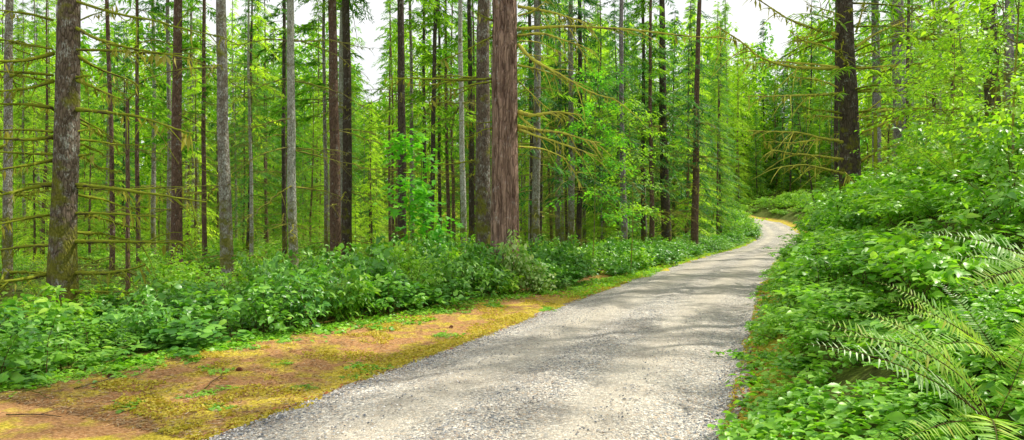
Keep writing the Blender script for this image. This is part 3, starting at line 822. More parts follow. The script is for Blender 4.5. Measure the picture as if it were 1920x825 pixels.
def sapling(x, y, h, lean, name, label, leafm, tmpl, nbr, nleaf, size, spread, cat, group=None, seed=0, z0=.3, stemr=.018, barkm='branch_dead', up=.5):
    rg = np.random.default_rng(seed)
    t = root(name, (x, y, H(x, y)))
    tag(t, label, cat, group)
    mb = MB()
    u = np.linspace(0, 1, 14)
    path = np.stack([lean[0] * h * u ** 1.5 + .04 * np.sin(u * 7 + seed), lean[1] * h * u ** 1.5 + .04 * np.cos(u * 6), -.3 + (h + .3) * u], -1)
    tubes(mb, path[None], (stemr * (1.1 - .9 * u))[None], 7)
    lf = MB()
    f = rg.uniform(z0, 1, nbr)
    i = (f * 13).astype(int)
    az = rg.uniform(0, 2 * math.pi, nbr)
    L = spread * rg.uniform(.5, 1.1, nbr) * (1.15 - .6 * f)
    v = np.linspace(0, 1, 7)
    d = np.stack([np.cos(az), np.sin(az)], -1)
    bp = path[i][:, None, :] + np.concatenate([d[:, None, :] * (L[:, None] * v)[:, :, None], (np.outer(L * rg.uniform(.0, up, nbr), v) - np.outer(L * .32, v ** 2))[:, :, None]], -1)
    tubes(mb, bp, np.outer(np.ones(nbr), 1.05 - .9 * v) * stemr * .4, 5)
    mb.build('stem', [M[barkm]], t)
    b = np.repeat(np.arange(nbr), nleaf)
    tt = rg.uniform(.25, 1.05, len(b))
    k = np.clip((tt * 6).astype(int), 0, 5)
    fr = np.clip(tt * 6 - k, 0, 1)[:, None]
    p = bp[b, k] * (1 - fr) + bp[b, k + 1] * fr + rg.normal(0, size * .7, (len(b), 3))
    dd = nrm(np.concatenate([d[b], np.zeros((len(b), 1))], -1) + rg.normal(0, .75, (len(b), 3)) * np.array([1, 1, .35]) + np.array([0, 0, -.25]))
    put(lf, tmpl, p, dd, np.array([0, 0, 1.0]) + rg.normal(0, .35, (len(b), 3)), size * rg.uniform(.55, 1.25, len(b)), 1.0)
    lf.build('crown', [M[leafm]], t)
    return t

def at(px, Y): return (px - 960) / F * Y, Y
# maple sapling in the middle, alder sapling in front of the dark stand
x, y = at(800, 20.5); sapling(x, y, 3.9, (.02, -.05), 'maple_sapling', 'bright green maple sapling with broad lobed leaves left of the furrowed fir', 'maple', PALM, 24, 26, .22, 1.15, 'young tree', seed=3, z0=.22)
x, y = at(768, 19.5); sapling(x, y, 4.4, (-.02, -.05), 'maple_sapling', 'tall bright green maple sapling in front of the dark straight trunk', 'maple', PALM, 16, 26, .22, .85, 'young tree', seed=4, z0=.3)
x, y = at(1185, 22); sapling(x, y, 6.0, (-.02, -.05), 'alder_sapling', 'yellow green leafy sapling leaning out over bushes before the lilac grey trunk', 'bright', OVALN, 30, 60, .12, 1.6, 'young tree', seed=5, z0=.4)
x, y = at(1110, 21); sapling(x, y, 7.0, (.03, -.05), 'alder_sapling', 'tall leafy sapling beneath the golden branches of the furrowed fir', 'maple', OVALN, 34, 60, .12, 1.7, 'young tree', seed=6, z0=.35)
# leafy saplings on the right bank
for k, (px, Y, h, L, lab) in enumerate([
    (1790, 10.5, 2.6, 1.25, 'bright yellow green leafy sapling below the dark rough trunk on the right bank'),
    (1905, 7.0, 3.3, 1.3, 'nearest leafy sapling at the upper right edge with sunlit yellow green leaves'),
    (1865, 9.0, 3.2, 1.3, 'tall leafy sapling covering the foot of the slim pale grey trunk'),
    (1735, 14.5, 3.4, 1.5, 'leafy sapling in front of the dark green gap right of the pale patched trunk'),
    (1800, 13.0, 4.6, 1.7, 'highest leafy sapling with its top at the upper frame edge on the right bank'),
    (1880, 11.0, 5.2, 1.8, 'overhanging leafy sapling in the upper right corner'),
]):
    x, y = at(px, Y)
    sapling(x, y, h, (-.05, -.06), 'leafy_sapling', lab, 'bright', OVALN, 34, 42, .085, L, 'young tree', seed=20 + k, z0=.25, stemr=.014, up=.7)
x, y = at(1530, 22); sapling(x, y, 4.6, (-.14, 0), 'bare_sapling', 'thin leaning sapling left of the dark mossy tree on the bank', 'needle_warm', KITE, 14, 14, .09, .8, 'young tree', seed=31, z0=.2, barkm='bark_dark', stemr=.035)

# --- background conifers, copied from a few originals
def bg_tree(kind, i):
    t = root('conifer' if kind != 'pole' else 'pole_conifer', (0, 0, 0))
    mb = MB()
    if kind == 'full':          # green to the ground
        trunk_mb(mb, .13, 19, 8, 16, (0, 0), .03, seed=i, bend=.05)
        mb.build('trunk', [M[('bark_dark', 'bark_brown', 'bark_grey', 'bark_dark')[i % 4]]], t)
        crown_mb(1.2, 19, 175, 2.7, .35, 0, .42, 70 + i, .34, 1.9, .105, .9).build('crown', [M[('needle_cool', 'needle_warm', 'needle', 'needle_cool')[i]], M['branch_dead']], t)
    elif kind == 'warm':        # yellowish, with sunlight put into the needle colour
        trunk_mb(mb, .11, 15, 8, 16, (0, 0), .03, seed=i, bend=.06)
        mb.build('trunk', [M[('bark_grey', 'bark_brown')[i % 2]]], t)
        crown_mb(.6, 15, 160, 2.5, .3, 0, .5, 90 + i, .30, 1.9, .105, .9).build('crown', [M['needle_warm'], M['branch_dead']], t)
    else:                       # bare pole with fine dead branches and a high crown
        trunk_mb(mb, .12, 22, 8, 18, (0, 0), .03, seed=i, bend=.05)
        dead_branches(mb, .6, 10.5, 170, .9, 2.9, .0085, 1, 300 + i, 5, .1)
        mb.build('trunk', [M[('bark_brown', 'bark_grey', 'bark_dark', 'bark_pale')[i % 4]], M['branch_dead']], t)
        crown_mb(7.0, 22, 60, 2.3, .4, 0, .45, 110 + i, .36, 1.6, .11).build('crown', [M[('needle', 'needle_warm')[i % 2]], M['branch_dead']], t)
    return t
def copy_tree(o):
    c = o.copy(); C.objects.link(c)
    for ch in o.children:
        d = ch.copy(); C.objects.link(d); d.parent = c
    return c
PROTO = {k: [bg_tree(k, i) for i in range(4)] for k in ('full', 'warm', 'pole')}
LAB = {('full', 0): 'tall green conifer with drooping boughs deep in the woods left of the road',
       ('full', 1): 'tall green conifer with drooping boughs on the slope right of the road',
       ('warm', 0): 'sunlit yellow green young conifer far back in the woods left of the road',
       ('warm', 1): 'sunlit yellow green young conifer growing on the slope right of the road',
       ('pole', 0): 'thin bare conifer pole with fine dead branches among many alike left of the road',
       ('pole', 1): 'thin bare conifer pole with fine dead branches on the slope right of the road'}
GRP = {k: ('conifers behind the left thicket ' if k[1] == 0 else 'conifers on the right slope ') + {'full': 'with long green boughs', 'warm': 'with yellow green boughs', 'pole': 'bare poles'}[k[0]] for k in LAB}
used = set(); placed = [tuple(o.location[:2]) for o in C.objects if o.type == 'EMPTY' and o.parent is None and o.get('category') in ('tree', 'dead tree')]
def sky_row(px):
    """highest photo row that far foliage reaches, so that the gaps of open sky stay where they are"""
    if 655 < px < 730: return 190 if px > 670 else 120
    if 1378 < px < 1432: return 80
    if 200 < px < 280: return 40
    return -400
def plant_tree(kind, x, y, sc_):
    lat = S(x, y)
    side = int(lat > 0)
    pl = PROTO[kind]
    i = random.randrange(4)
    z = H(x, y)
    px = 960 + x / y * F
    Hk = {'full': 19, 'warm': 15, 'pole': 22}[kind]
    top = z + Hk * sc_
    lim = CH + (HZ - sky_row(px)) / F * y
    if top > lim:
        if kind == 'pole': return False
        sc_ = max(.25, (lim - z) / Hk)
    if side:
        for q in range(2, int(2 + Hk * sc_ * .7)):
            a, b = x - .88 * q, y - .47 * q
            if 56 < b < 94 and abs(S(a, b)) < 3.2: return False
    o = pl[i] if (kind, i) not in used else copy_tree(pl[i])
    used.add((kind, i))
    o.location = (x, y, z)
    o.rotation_euler = (random.uniform(-.02, .02), random.uniform(-.02, .02), random.uniform(0, 6.28))
    o.scale = (sc_ * random.uniform(.9, 1.1),) * 2 + (sc_,)
    tag(o, LAB[kind, side], 'tree', GRP[kind, side])
    placed.append((x, y))
    return True
def try_many(kind, n, pr, Yr, scl, mind, margin, cond=None):
    got = tries = 0
    while got < n and tries < n * 60:
        tries += 1
        px = random.uniform(*pr); Y = math.sqrt(random.uniform(Yr[0] ** 2, Yr[1] ** 2))
        x = (px - 960) / F * Y
        lat = S(x, Y)
        if abs(lat) - HW < margin: continue
        if cond and not cond(px, Y, lat): continue
        if any((x - a) ** 2 + (Y - b) ** 2 < mind ** 2 for a, b in placed): continue
        got += plant_tree(kind, x, Y, random.uniform(*scl))
    return got
NL = {}
NL['pole_l'] = try_many('pole', 44, (-60, 1330), (25, 62), (.8, 1.1), 1.9, 3.0)
NL['pole_r'] = try_many('pole', 16, (1440, 1990), (24, 60), (.8, 1.1), 2.0, 5.0)
NL['full_l'] = try_many('full', 40, (-80, 1360), (42, 88), (.85, 1.25), 2.6, 3.2)
NL['full_m'] = try_many('full', 12, (980, 1330), (30, 60), (.8, 1.1), 2.4, 3.6)
NL['full_r'] = try_many('full', 40, (1400, 2000), (30, 110), (.7, 1.1), 2.6, 5.5)
NL['warm_l'] = try_many('warm', 92, (-80, 1340), (25, 80), (.3, 1.0), 2.2, 3.0)
NL['warm_r'] = try_many('warm', 34, (1370, 1950), (36, 110), (.4, .9), 2.2, 3.5)
NL['full_far'] = try_many('full', 18, (500, 1340), (105, 150), (1.3, 2.0), 3.0, 4)
NL['full_farl'] = try_many('full', 32, (-100, 700), (75, 125), (1.2, 1.8), 3.0, 4)
NL['full_gapr'] = try_many('full', 12, (1440, 1600), (42, 125), (.95, 1.3), 1.8, 4.0, lambda p, Y, l: l > 0)
NL['full_gapl'] = try_many('full', 8, (1285, 1352), (48, 84), (.9, 1.2), 2.2, 2.6, lambda p, Y, l: l < 0)
NL['bend_w'] = try_many('warm', 56, (1290, 1600), (97, 145), (.8, 2.3), 2.4, 3.5, lambda p, Y, l: l > 0)
NL['bend_f'] = try_many('full', 6, (1290, 1600), (104, 145), (1.3, 2.2), 2.4, 3.5, lambda p, Y, l: l > 0)
print('TREES', NL)

# ------------------------------------------------------------------ bushes
def bush_mesh(seed, R, Hh, nstem, nleaf, size, tmpl, leafm, flat=.5, stemr=.0045, lying=0.0):
    rg = np.random.default_rng(seed)
    st, lf = MB(), MB()
    n = nstem
    az = rg.uniform(0, 2 * math.pi, n)
    rr = R * np.sqrt(rg.uniform(0, 1, n))
    hz = Hh * np.sqrt(np.clip(1 - (rr / R) ** 2 * .85, .05, 1)) * rg.uniform(.7, 1.12, n)
    v = np.linspace(0, 1, 7)
    d = np.stack([np.cos(az), np.sin(az)], -1)
    base = rg.normal(0, R * .25, (n, 2))
    path = np.zeros((n, 7, 3))
    path[:, :, :2] = base[:, None, :] + (d * rr[:, None])[:, None, :] * (v ** 1.5)[None, :, None] + rg.normal(0, .012, (n, 7, 2)).cumsum(1)
    path[:, :, 2] = hz[:, None] * (1 - (1 - v) ** 1.6)[None] - .08
    tubes(st, path, np.outer(np.ones(n), 1.05 - .75 * v) * stemr, 4)
    m = n * nleaf
    b = np.repeat(np.arange(n), nleaf)
    tt = 1 - rg.uniform(0, 1, m) ** 1.5 * .72
    k = np.clip((tt * 6).astype(int), 0, 5); fr = (tt * 6 - k)[:, None]
    p = path[b, k] * (1 - fr) + path[b, k + 1] * fr
    a2 = rg.uniform(0, 2 * math.pi, m)
    dd = np.stack([np.cos(a2), np.sin(a2), rg.uniform(-.45, .25, m)], -1)
    dd[:, :2] += d[b] * .45
    p = p + dd * size * .35 + rg.normal(0, size * .25, (m, 3))
    p[:, 2] = np.maximum(p[:, 2], .02)
    up = np.array([0, 0, 1.0]) + rg.normal(0, flat, (m, 3)) + np.concatenate([d[b] * .35, np.zeros((m, 1))], -1)
    put(lf, tmpl, p, dd, up, size * rg.uniform(.55, 1.25, m))
    return lf.mesh('leaves', [M[leafm]]), st.mesh('stems', [M['stem']])
SALAL = [bush_mesh(500 + i, .62, .85, 28, 24, .108, (ROUND, OVAL, OVAL)[i % 3], 'salal', .42) for i in range(5)] + \
        [bush_mesh(510 + i, .60, .85, 26, 12, .155, TRI, 'salal', .40) for i in range(3)]
MIXED = [bush_mesh(580 + i, .58, .85, 26, (12, 13, 30)[i], (.15, .17, .085)[i], (TRI, TRI, OVALN)[i], ('mixed', 'under', 'mixed')[i], .45) for i in range(3)]
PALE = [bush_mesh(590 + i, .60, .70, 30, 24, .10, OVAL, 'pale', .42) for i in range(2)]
BRAM = [bush_mesh(520 + i, .60, .60, 30, 22, .105, (OVAL, ROUND, OVALN)[i % 3], 'bramble', .38) for i in range(5)] + \
       [bush_mesh(530 + i, .62, .60, 26, 12, .14, TRI, 'bramble', .38) for i in range(4)]
BRAMS = [bush_mesh(570 + i, .50, .40, 40, 30, (.062, .052, .07, .048)[i], (OVAL, ROUND, OVALN, OVAL)[i], 'bramble', .38, .003) for i in range(4)]
UND = [bush_mesh(540 + i, .85, 1.1, 26, 26, .11, (OVALN, TRI, OVAL)[i % 3], 'under', .45) for i in range(5)]
SMALL = [bush_mesh(560 + i, .20, .13, 9, 7, .055, (TRI, ROUND)[i % 2], 'bramble', .3, .0025) for i in range(4)]
def bush(name, pool, x, y, sc_, zs, label, cat, group, sink=.03, rgn=random):
    lm, sm = rgn.choice(pool)
    t = root(name, (x, y, H(x, y) - sink), rgn.uniform(0, 6.28), (sc_, sc_, sc_ * zs))
    tag(t, label, cat, group)
    link(bpy.data.objects.new('leaves', lm), t)
    link(bpy.data.objects.new('stems', sm), t)
    return t

IY = int(RL[:, 1].searchsorted(88.0)) if np.all(np.diff(RL[:, 1]) > 0) else len(RL)
def along(Ypos):
    """road point and direction at a given distance"""
    k = min(max(int(np.searchsorted(RL[:IY, 1], Ypos)), 1), IY - 1)
    f = min(max((Ypos - RL[k - 1, 1]) / max(RL[k, 1] - RL[k - 1, 1], 1e-6), 0), 1)
    return RL[k - 1] * (1 - f) + RL[k] * f, RT[k - 1] * (1 - f) + RT[k] * f
def off(Ypos, s):
    """point s metres outside the gravel edge; s>0 right side, s<0 left side"""
    p, t = along(Ypos)
    d = (HW + abs(s)) * (1 if s > 0 else -1)
    return p[0] + t[1] * d, p[1] - t[0] * d
# left thicket
def s0(Y): return float(np.interp(Y, [0, 6.5, 8, 9.3, 14.0, 16, 20, 24, 40], [3.1, 2.9, 2.5, 2.15, 1.5, 1.0, .55, .35, .3]))
def hL(Y): return float(np.interp(Y, [3, 7, 10, 14, 17, 21, 30, 60, 75, 90], [.75, .85, 1.05, 1.15, 1.05, .9, .85, .9, 1.5, 1.8]))
nb = 0
for row in range(5):
    Y = 3.2
    while Y < 82:
        step = .78 if Y < 22 else (1.1 if Y < 45 else 1.8)
        if row > 2 and Y > 30: break
        if row > 3 and Y > 19: break
        s = s0(Y) + .48 + row * (.72 if Y < 25 else .9) + random.uniform(-.16, .16)
        x, y = off(Y, -s)
        if y > .5 and abs(x) < y * .86 + 1.2 and not (row < 3 and random.random() < .12):
            h = hL(Y) * random.choice([.62, .8, .95, 1.05, 1.15, 1.3]) * random.uniform(.92, 1.08) * (.8 if row == 0 else 1) * (1.1 if row in (2, 3) else 1)
            k = (1.0 if Y < 25 else 1.3) * random.uniform(.9, 1.15)
            if not (abs(x - fir.location.x) < .75 and abs(y - 16.4) < .8):
                bush('salal_bush', SALAL if random.random() < .66 else MIXED, x, y, k, h / .85 / k, 'glossy dark green bush in the dense thicket between verge and left woods', 'bush', 'bushes of the left thicket'); nb += 1
        Y += step * random.uniform(.85, 1.15)
# the bush wrapped round the foot of the furrowed fir
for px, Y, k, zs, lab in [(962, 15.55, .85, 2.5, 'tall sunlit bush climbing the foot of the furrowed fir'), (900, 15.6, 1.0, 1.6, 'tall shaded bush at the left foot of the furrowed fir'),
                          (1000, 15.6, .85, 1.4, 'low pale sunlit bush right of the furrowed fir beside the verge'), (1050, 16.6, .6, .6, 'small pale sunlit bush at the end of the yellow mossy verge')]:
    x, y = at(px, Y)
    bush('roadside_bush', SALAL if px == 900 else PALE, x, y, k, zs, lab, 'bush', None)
# right bank
nr = 0
Y = 1.0
row_s = [.55, 1.05, 1.6, 2.3, 3.1, 4.0, 5.1, 6.3]
for row, sr in enumerate(row_s):
    Y = -.4
    while Y < 78:
        step = (.38 if Y < 5 else .72 if Y < 14 else 1.05 if Y < 28 else 1.7 if Y < 50 else 2.4) * (1 if row < 5 else 1.35)
        s = sr + random.uniform(-.2, .2) + (.12 if Y < 8 else 0)
        x, y = off(Y, s)
        Y += step * random.uniform(.85, 1.15)
        if y < .6 or x > y * .84 + .9 or x * x + y * y < 2.4 ** 2: continue
        if (row >= 5 and y > 40) or (row >= 4 and y > 55): continue
        if row == 0 and y < 5: continue
        if y > 10: x, y = off(Y, s + float(np.interp(y, [10, 16, 24, 40], [0, .35, 1.35, 2.0])))
        if y < 3.0 and x > .85: continue
        k = (1.0 if Y < 16 else 1.35 if Y < 35 else 1.8) * random.uniform(.85, 1.15)
        if row == 0: k *= .62 if Y < 20 else .5
        near = y < 5.2
        if near: k *= .66 if x > 1.1 and y < 4.6 else .85
        bush('bramble_bush', BRAMS if near else BRAM if random.random() < .8 else MIXED, x, y, k, random.choice([.5, .7, .9, 1.1, 1.35]) * (.75 if row < 2 else 1.0), 'leafy light green bush in the dense growth covering the right bank', 'bush', 'bushes covering the right bank'); nr += 1
print('BUSHES', nb, nr)
# loose growth between the trunks
for k in range(110):
    px = random.uniform(-60, 1340); Y = math.sqrt(random.uniform(14 ** 2, 52 ** 2)); x = (px - 960) / F * Y
    lat = S(x, Y)
    if lat > 0 or -lat - HW < 3.6: continue
    bush('understory_bush', UND, x, Y, random.uniform(.8, 1.5), random.uniform(.5, 1.1), 'loose bright green bush on the forest floor between the trunks', 'bush', 'bushes between the trunks')
for k in range(26):
    Y = random.uniform(5.5, 19); x, y = off(Y, random.uniform(3.6, 7.5))
    if x > y * .86 + .8: continue
    bush('understory_bush', UND, x, y, random.uniform(.7, 1.05), random.uniform(.5, .8), 'bright green bush on the upper part of the right bank below the saplings', 'bush', 'bushes on the upper right bank')
for k in range(46):
    Y = random.uniform(20, 95); s = random.uniform(3, 9)
    x, y = off(Y, s)
    bush('understory_bush', UND, x, y, random.uniform(1.0, 1.9), random.uniform(.6, 1.1), 'tall yellow green bush on the wooded slope above the right bank', 'bush', 'bushes on the right slope')
for k in range(36):
    px = random.uniform(1290, 1560); Y = random.uniform(96, 125); x = (px - 960) / F * Y
    l = S(x, Y)
    if l < HW + .8: continue
    bush('understory_bush', UND, x, Y, random.uniform(1.6, 2.6), random.uniform(.7, 1.1), 'yellow green bush on the hillside behind the far bend of the road', 'bush', 'bushes on the hillside behind the bend')
for k in range(330):
    Y = random.uniform(80, 108); x = random.uniform(24, 44)
    l = S(x, Y)
    if l < HW + 1.0 or l > HW + 6 or random.random() < .35: continue
    bush('understory_bush', UND, x, Y, min(1.4, .4 + (l - HW) * .32), random.uniform(.5, .9), 'low fresh green bush on the bank outside the far bend', 'bush', 'bushes on the bank outside the bend')
for k in range(70):
    Y = random.uniform(62, 108); x = random.uniform(26, 52)
    l = S(x, Y)
    if l < HW + 1.1 or l > HW + 12: continue
    kk = min(1.9, .55 + (l - HW) * .35)
    bush('understory_bush', UND, x, Y, kk, random.uniform(.5, .9), 'low fresh green bush on the bank outside the far bend', 'bush', 'bushes on the bank outside the bend')
for k in range(26):
    Y = random.uniform(62, 98); x, y = off(Y, -random.uniform(.9, 5))
    bush('understory_bush', UND, x, y, random.uniform(1.2, 2.0), random.uniform(.8, 1.2), 'tall sunlit bush on the inner side of the far bend', 'bush', 'bushes at the inner side of the bend')

# small plants on the verge and along the hedge foot
for k in range(120):
    Y = random.uniform(4.6, 24)
    sm = s0(Y)
    s = sm - abs(random.gauss(0, .28)) if random.random() < .8 else random.uniform(.1, sm)
    if s < .05: continue
    x, y = off(Y, -s)
    bush('verge_plant', SMALL, x, y, random.uniform(.6, 1.4), random.uniform(.7, 1.2), 'small low leafy plant on the mossy verge before the left thicket', 'plant', 'small plants on the left verge', 0)
for (px, py) in [(525, 690), (365, 745), (395, 765), (680, 705), (575, 730), (665, 690), (700, 695), (250, 770), (400, 735)]:
    Y = F * CH / (py - HZ); x = (px - 960) / F * Y
    bush('verge_plant', SMALL, x, Y, random.uniform(.6, 1.0), .8, 'small leafy plant alone on the needle strewn verge near the gravel', 'plant', 'single plants on the open verge', 0)
for k in range(80):
    Y = random.uniform(2.6, 24); s = abs(random.gauss(.3, .22)); x, y = off(Y, s)
    if x * x + y * y < 7: continue
    bush('bank_plant', SMALL, x, y, random.uniform(.7, 1.5), random.uniform(.8, 1.5), 'small low leafy plant at the foot of the right bank beside the gravel', 'plant', 'small plants at the foot of the right bank', 0)

# ------------------------------------------------------------------ ferns
def frond_mesh(L, curve, mat, seed, npin=36, wid=.125):
    """sword fern frond: rachis along +y arching down, two rows of narrow pinnae"""
    rg = np.random.default_rng(seed)
    mb = MB()
    n = 20
    u = np.linspace(0, 1, n)
    ang = .0 + curve * u ** 1.3
    y = np.concatenate([[0], np.cumsum(np.cos(ang[:-1]))]) / n * L
    z = np.concatenate([[0], np.cumsum(-np.sin(ang[:-1]))]) / n * L
    path = np.stack([.02 * L * np.sin(u * 3 + seed), y, z], -1)
    tubes(mb, path[None], (.0034 * (1.1 - .8 * u))[None], 5, 1)
    f = np.linspace(.12, .99, npin)
    k = np.clip((f * (n - 1)).astype(int), 0, n - 2); fr = (f * (n - 1) - k)[:, None]
    p = path[k] * (1 - fr) + path[k + 1] * fr
    tg = nrm(path[k + 1] - path[k])
    nz = nrm(np.cross(np.array([1.0, 0, 0]), tg))
    prof = np.clip(np.minimum((f - .05) / .25, 1), .2, 1) * (1 - ((f - .25).clip(0) / .78) ** 1.8).clip(.06)
    pin = oval(.055, .010, .10, (1.0, .8, .45))
    for s in (1, -1):
        d = np.array([1.0 * s, 0, 0]) + tg * .32 + nz * rg.uniform(-.12, .22, (npin, 1)) + rg.normal(0, .05, (npin, 3))
        put(mb, pin, p, d, nz + rg.normal(0, .15, (npin, 3)), wid * prof * rg.uniform(.72, 1.12, npin) * (rg.uniform(0, 1, npin) > .05), 1.25)
    return mb.mesh('frond', [mat, M['stem']])
FROND = {(c, m): frond_mesh(1.0, c, M[m], i) for i, (c, m) in enumerate([(.7, 'fern'), (1.1, 'fern'), (.5, 'fern'), (.8, 'fern_pale'), (1.4, 'fern')])}
FK = list(FROND)
def fern(x, y, n, L, label, group=None, az0=0, spread=2 * math.pi, elev=(.5, 1.1), pale=.0, name='sword_fern', z=None):
    t = root(name, (x, y, H(x, y) + .02 if z is None else z))
    tag(t, label, 'fern', group)
    for i in range(n):
        key = FK[3] if random.random() < pale else random.choice([FK[0], FK[1], FK[2], FK[4]])
        o = bpy.data.objects.new('frond', FROND[key])
        e = random.uniform(*elev)
        o.rotation_mode = 'ZXY'
        a = az0 + (i + random.uniform(-.3, .3)) / n * spread
        o.rotation_mode = 'XYZ'
        o.rotation_euler = (e, random.uniform(-.2, .2), a)
        l = L * random.uniform(.75, 1.1)
        o.scale = (l, l, l)
        link(o, t)
    return t
def aimed_frond(t, tip, key, roll=0, lift=.35):
    """a frond of fern t whose tip lies at a world point"""
    b = np.array(t.location); v = np.asarray(tip) - b
    c = key[0]
    me = FROND[key]
    endp = np.array(max((tuple(v_.co) for v_ in me.vertices), key=lambda q: q[1]))
    chord = np.array([0, endp[1], endp[2]])
    L = np.linalg.norm(v) / np.linalg.norm(chord)
    # rotate chord (in the yz plane) onto v
    el_c = math.atan2(chord[2], chord[1]); el_v = math.atan2(v[2], math.hypot(v[0], v[1]))
    az = math.atan2(-v[0], v[1])
    roll = -.95 * math.sin(az) * (1 if abs(az) < 2.4 else .3) + roll * .5
    o = bpy.data.objects.new('frond', me)
    o.rotation_mode = 'XYZ'
    o.rotation_euler = Matrix.Rotation(az, 3, 'Z') .__matmul__(Matrix.Rotation(el_v - el_c, 3, 'X')).__matmul__(Matrix.Rotation(roll, 3, 'Y')).to_euler()
    o.scale = (L, L, L)
    return link(o, t)
def fern_at(px, py, Y, tips, label):
    p = P(px, py, Y)
    p[2] = max(p[2], H(p[0], p[1]) + .06)
    t = root('sword_fern', p)
    tag(t, label, 'fern')
    for i, (a, b, dY, ki, roll) in enumerate(tips):
        aimed_frond(t, P(a, b, Y + dY), FK[ki], roll)
    return t
fern_at(1860, 800, 2.9, [(1540, 640, -.15, 0, .15), (1600, 606, .1, 0, -.1), (1625, 615, -.1, 1, .2), (1655, 600, .3, 0, 0), (1570, 690, -.35, 3, .3), (1690, 720, -.45, 4, -.2), (1990, 690, -.2, 1, .3), (2010, 600, .1, 0, 0), (1900, 930, -.7, 1, 0), (1740, 880, -.5, 0, .2)],
        'large sword fern nearest the camera with long arching fronds at the lower right')
fern_at(1880, 690, 3.35, [(1715, 615, -.1, 1, .1), (1735, 528, .25, 3, .2), (1640, 545, .1, 0, .3), (1700, 600, -.25, 0, -.3), (2010, 560, -.1, 0, .2), (1960, 640, -.5, 3, 0), (1800, 720, -.5, 4, .2), (2050, 660, -.2, 1, 0)],
        'second sword fern with yellowish fronds spread above the nearest one')
fern_at(2000, 520, 3.8, [(1762, 464, -.1, 3, .1), (1800, 520, -.2, 3, -.2), (1840, 575, -.4, 0, .2), (1900, 610, -.6, 1, 0), (1880, 480, .3, 0, 0)],
        'sword fern at the right edge with a pale silvery frond arching over the leaves')
x, y = at(640, 11.6)
fern(x, y, 9, .55, 'light green fern in the left thicket below the dark bushes', elev=(.2, .7), z=H(x, y) + .55)
for k in range(24):
    px = random.uniform(0, 1250); Y = random.uniform(15, 34); x = (px - 960) / F * Y
    lat = S(x, Y)
    if lat > 0 or -lat - HW < 3.2: continue
    fern(x, Y, 11, random.uniform(.8, 1.2), 'green fern with arching fronds on the forest floor between the trunks', 'ferns between the trunks')
for k in range(14):
    Y = random.uniform(9, 42); x, y = off(Y, random.uniform(1.4, 4.5))
    fern(x, y, 11, random.uniform(.9, 1.2), 'fern with arching fronds among the bushes of the right bank', 'ferns among the bushes of the right bank', z=H(x, y) + .3)

# ------------------------------------------------------------------ ground cover, litter, stones (nobody could count these)
def scatter_cover(name, n, region, size, tmpl, mat, label, lift=.04, tilt=.35):
    pts = []
    while len(pts) < n:
        x, y = region()
        if y < 1 or abs(x) > y * .85 + 1.5: continue
        pts.append((x, y))
    a = np.array(pts)
    z = terrain(a[:, 0], a[:, 1]) + RNG.uniform(.005, lift, n)
    m = len(a)
    az = RNG.uniform(0, 2 * math.pi, m)
    mb = MB()
    put(mb, tmpl, np.stack([a[:, 0], a[:, 1], z], -1), np.stack([np.cos(az), np.sin(az), RNG.normal(0, tilt * .5, m)], -1), np.array([0, 0, 1.0]) + RNG.normal(0, tilt, (m, 3)), size * RNG.uniform(.5, 1.3, m))
    o = mb.build(name, [mat])
    tag(o, label, kind='stuff')
    return o
def reg_bank():
    q = random.random(); Y = random.uniform(1, 40) if q < .45 else random.uniform(1, 14) if q < .7 else random.uniform(.5, 6)
    while True:
        x, y = off(Y, random.uniform(.0, .3) + abs(random.gauss(0, 1)) * 2.2)
        if noise.noise((x * 1.5, y * 1.5, 4.0)) > (-.3 if y < 6 else -.16): return x, y
scatter_cover('ground_cover', 36000, reg_bank, .075, OVAL, M['bramble'], 'low green leaves covering the soil of the right bank', .14)
def reg_wood():
    px = random.uniform(-80, 1350); Y = math.sqrt(random.uniform(7 ** 2, 60 ** 2)); x = (px - 960) / F * Y
    l = S(x, Y)
    return (x, Y) if (l < 0 and -l - HW > s0(min(Y, 40)) + .2) else (999, 1)
scatter_cover('undergrowth', 20000, reg_wood, .13, OVALN, M['under'], 'low green undergrowth covering the forest floor left of the road', .35, .5)
def far_woods():
    rg = np.random.default_rng(77)
    mb = MB()
    n = 900
    px = rg.uniform(-150, 2100, n); Y = np.sqrt(rg.uniform(95 ** 2, 165 ** 2, n)); x = (px - 960) / F * Y
    lat, _ = road_coords(x, Y)
    ok = np.abs(lat) > 6
    for i in range(n):
        if lat[i] > 0 and any(50 < Y[i] - .47 * q < 98 and abs(S(x[i] - .88 * q, Y[i] - .47 * q)) < 4.5 for q in range(1, 30)): ok[i] = False
    px, Y, x = px[ok], Y[ok], x[ok]
    z = terrain(x, Y)
    top = np.array([CH + (HZ - max(sky_row(p), 40)) / F * yy for p, yy in zip(px, Y)])
    Hc = np.clip(np.minimum(rg.uniform(9, 44, len(x)), top - z), 2.5, None)
    for i in range(len(x)):
        m = int(60 + Hc[i] * 11)
        t = rg.uniform(0, 1, m)
        r = (3.4 * (1 - t * .85)) * np.sqrt(rg.uniform(.1, 1, m)) * min(1, Hc[i] / 12 + .3)
        a = rg.uniform(0, 2 * math.pi, m)
        p = np.stack([x[i] + np.cos(a) * r, Y[i] + np.sin(a) * r, z[i] + t * Hc[i]], -1)
        d = np.stack([np.cos(a), np.sin(a), -rg.uniform(.1, .8, m)], -1) + rg.normal(0, .4, (m, 3))
        put(mb, KITE, p, d, np.array([0, 0, 1.]) + rg.normal(0, .4, (m, 3)), rg.uniform(.5, 1.4, m), .45, int(rg.uniform() < .35))
    o = mb.build('far_woods', [M['needle_warm'], M['needle']])
    tag(o, 'sunlit yellow green mass of distant woods behind all the trunks', kind='stuff')
far_woods()
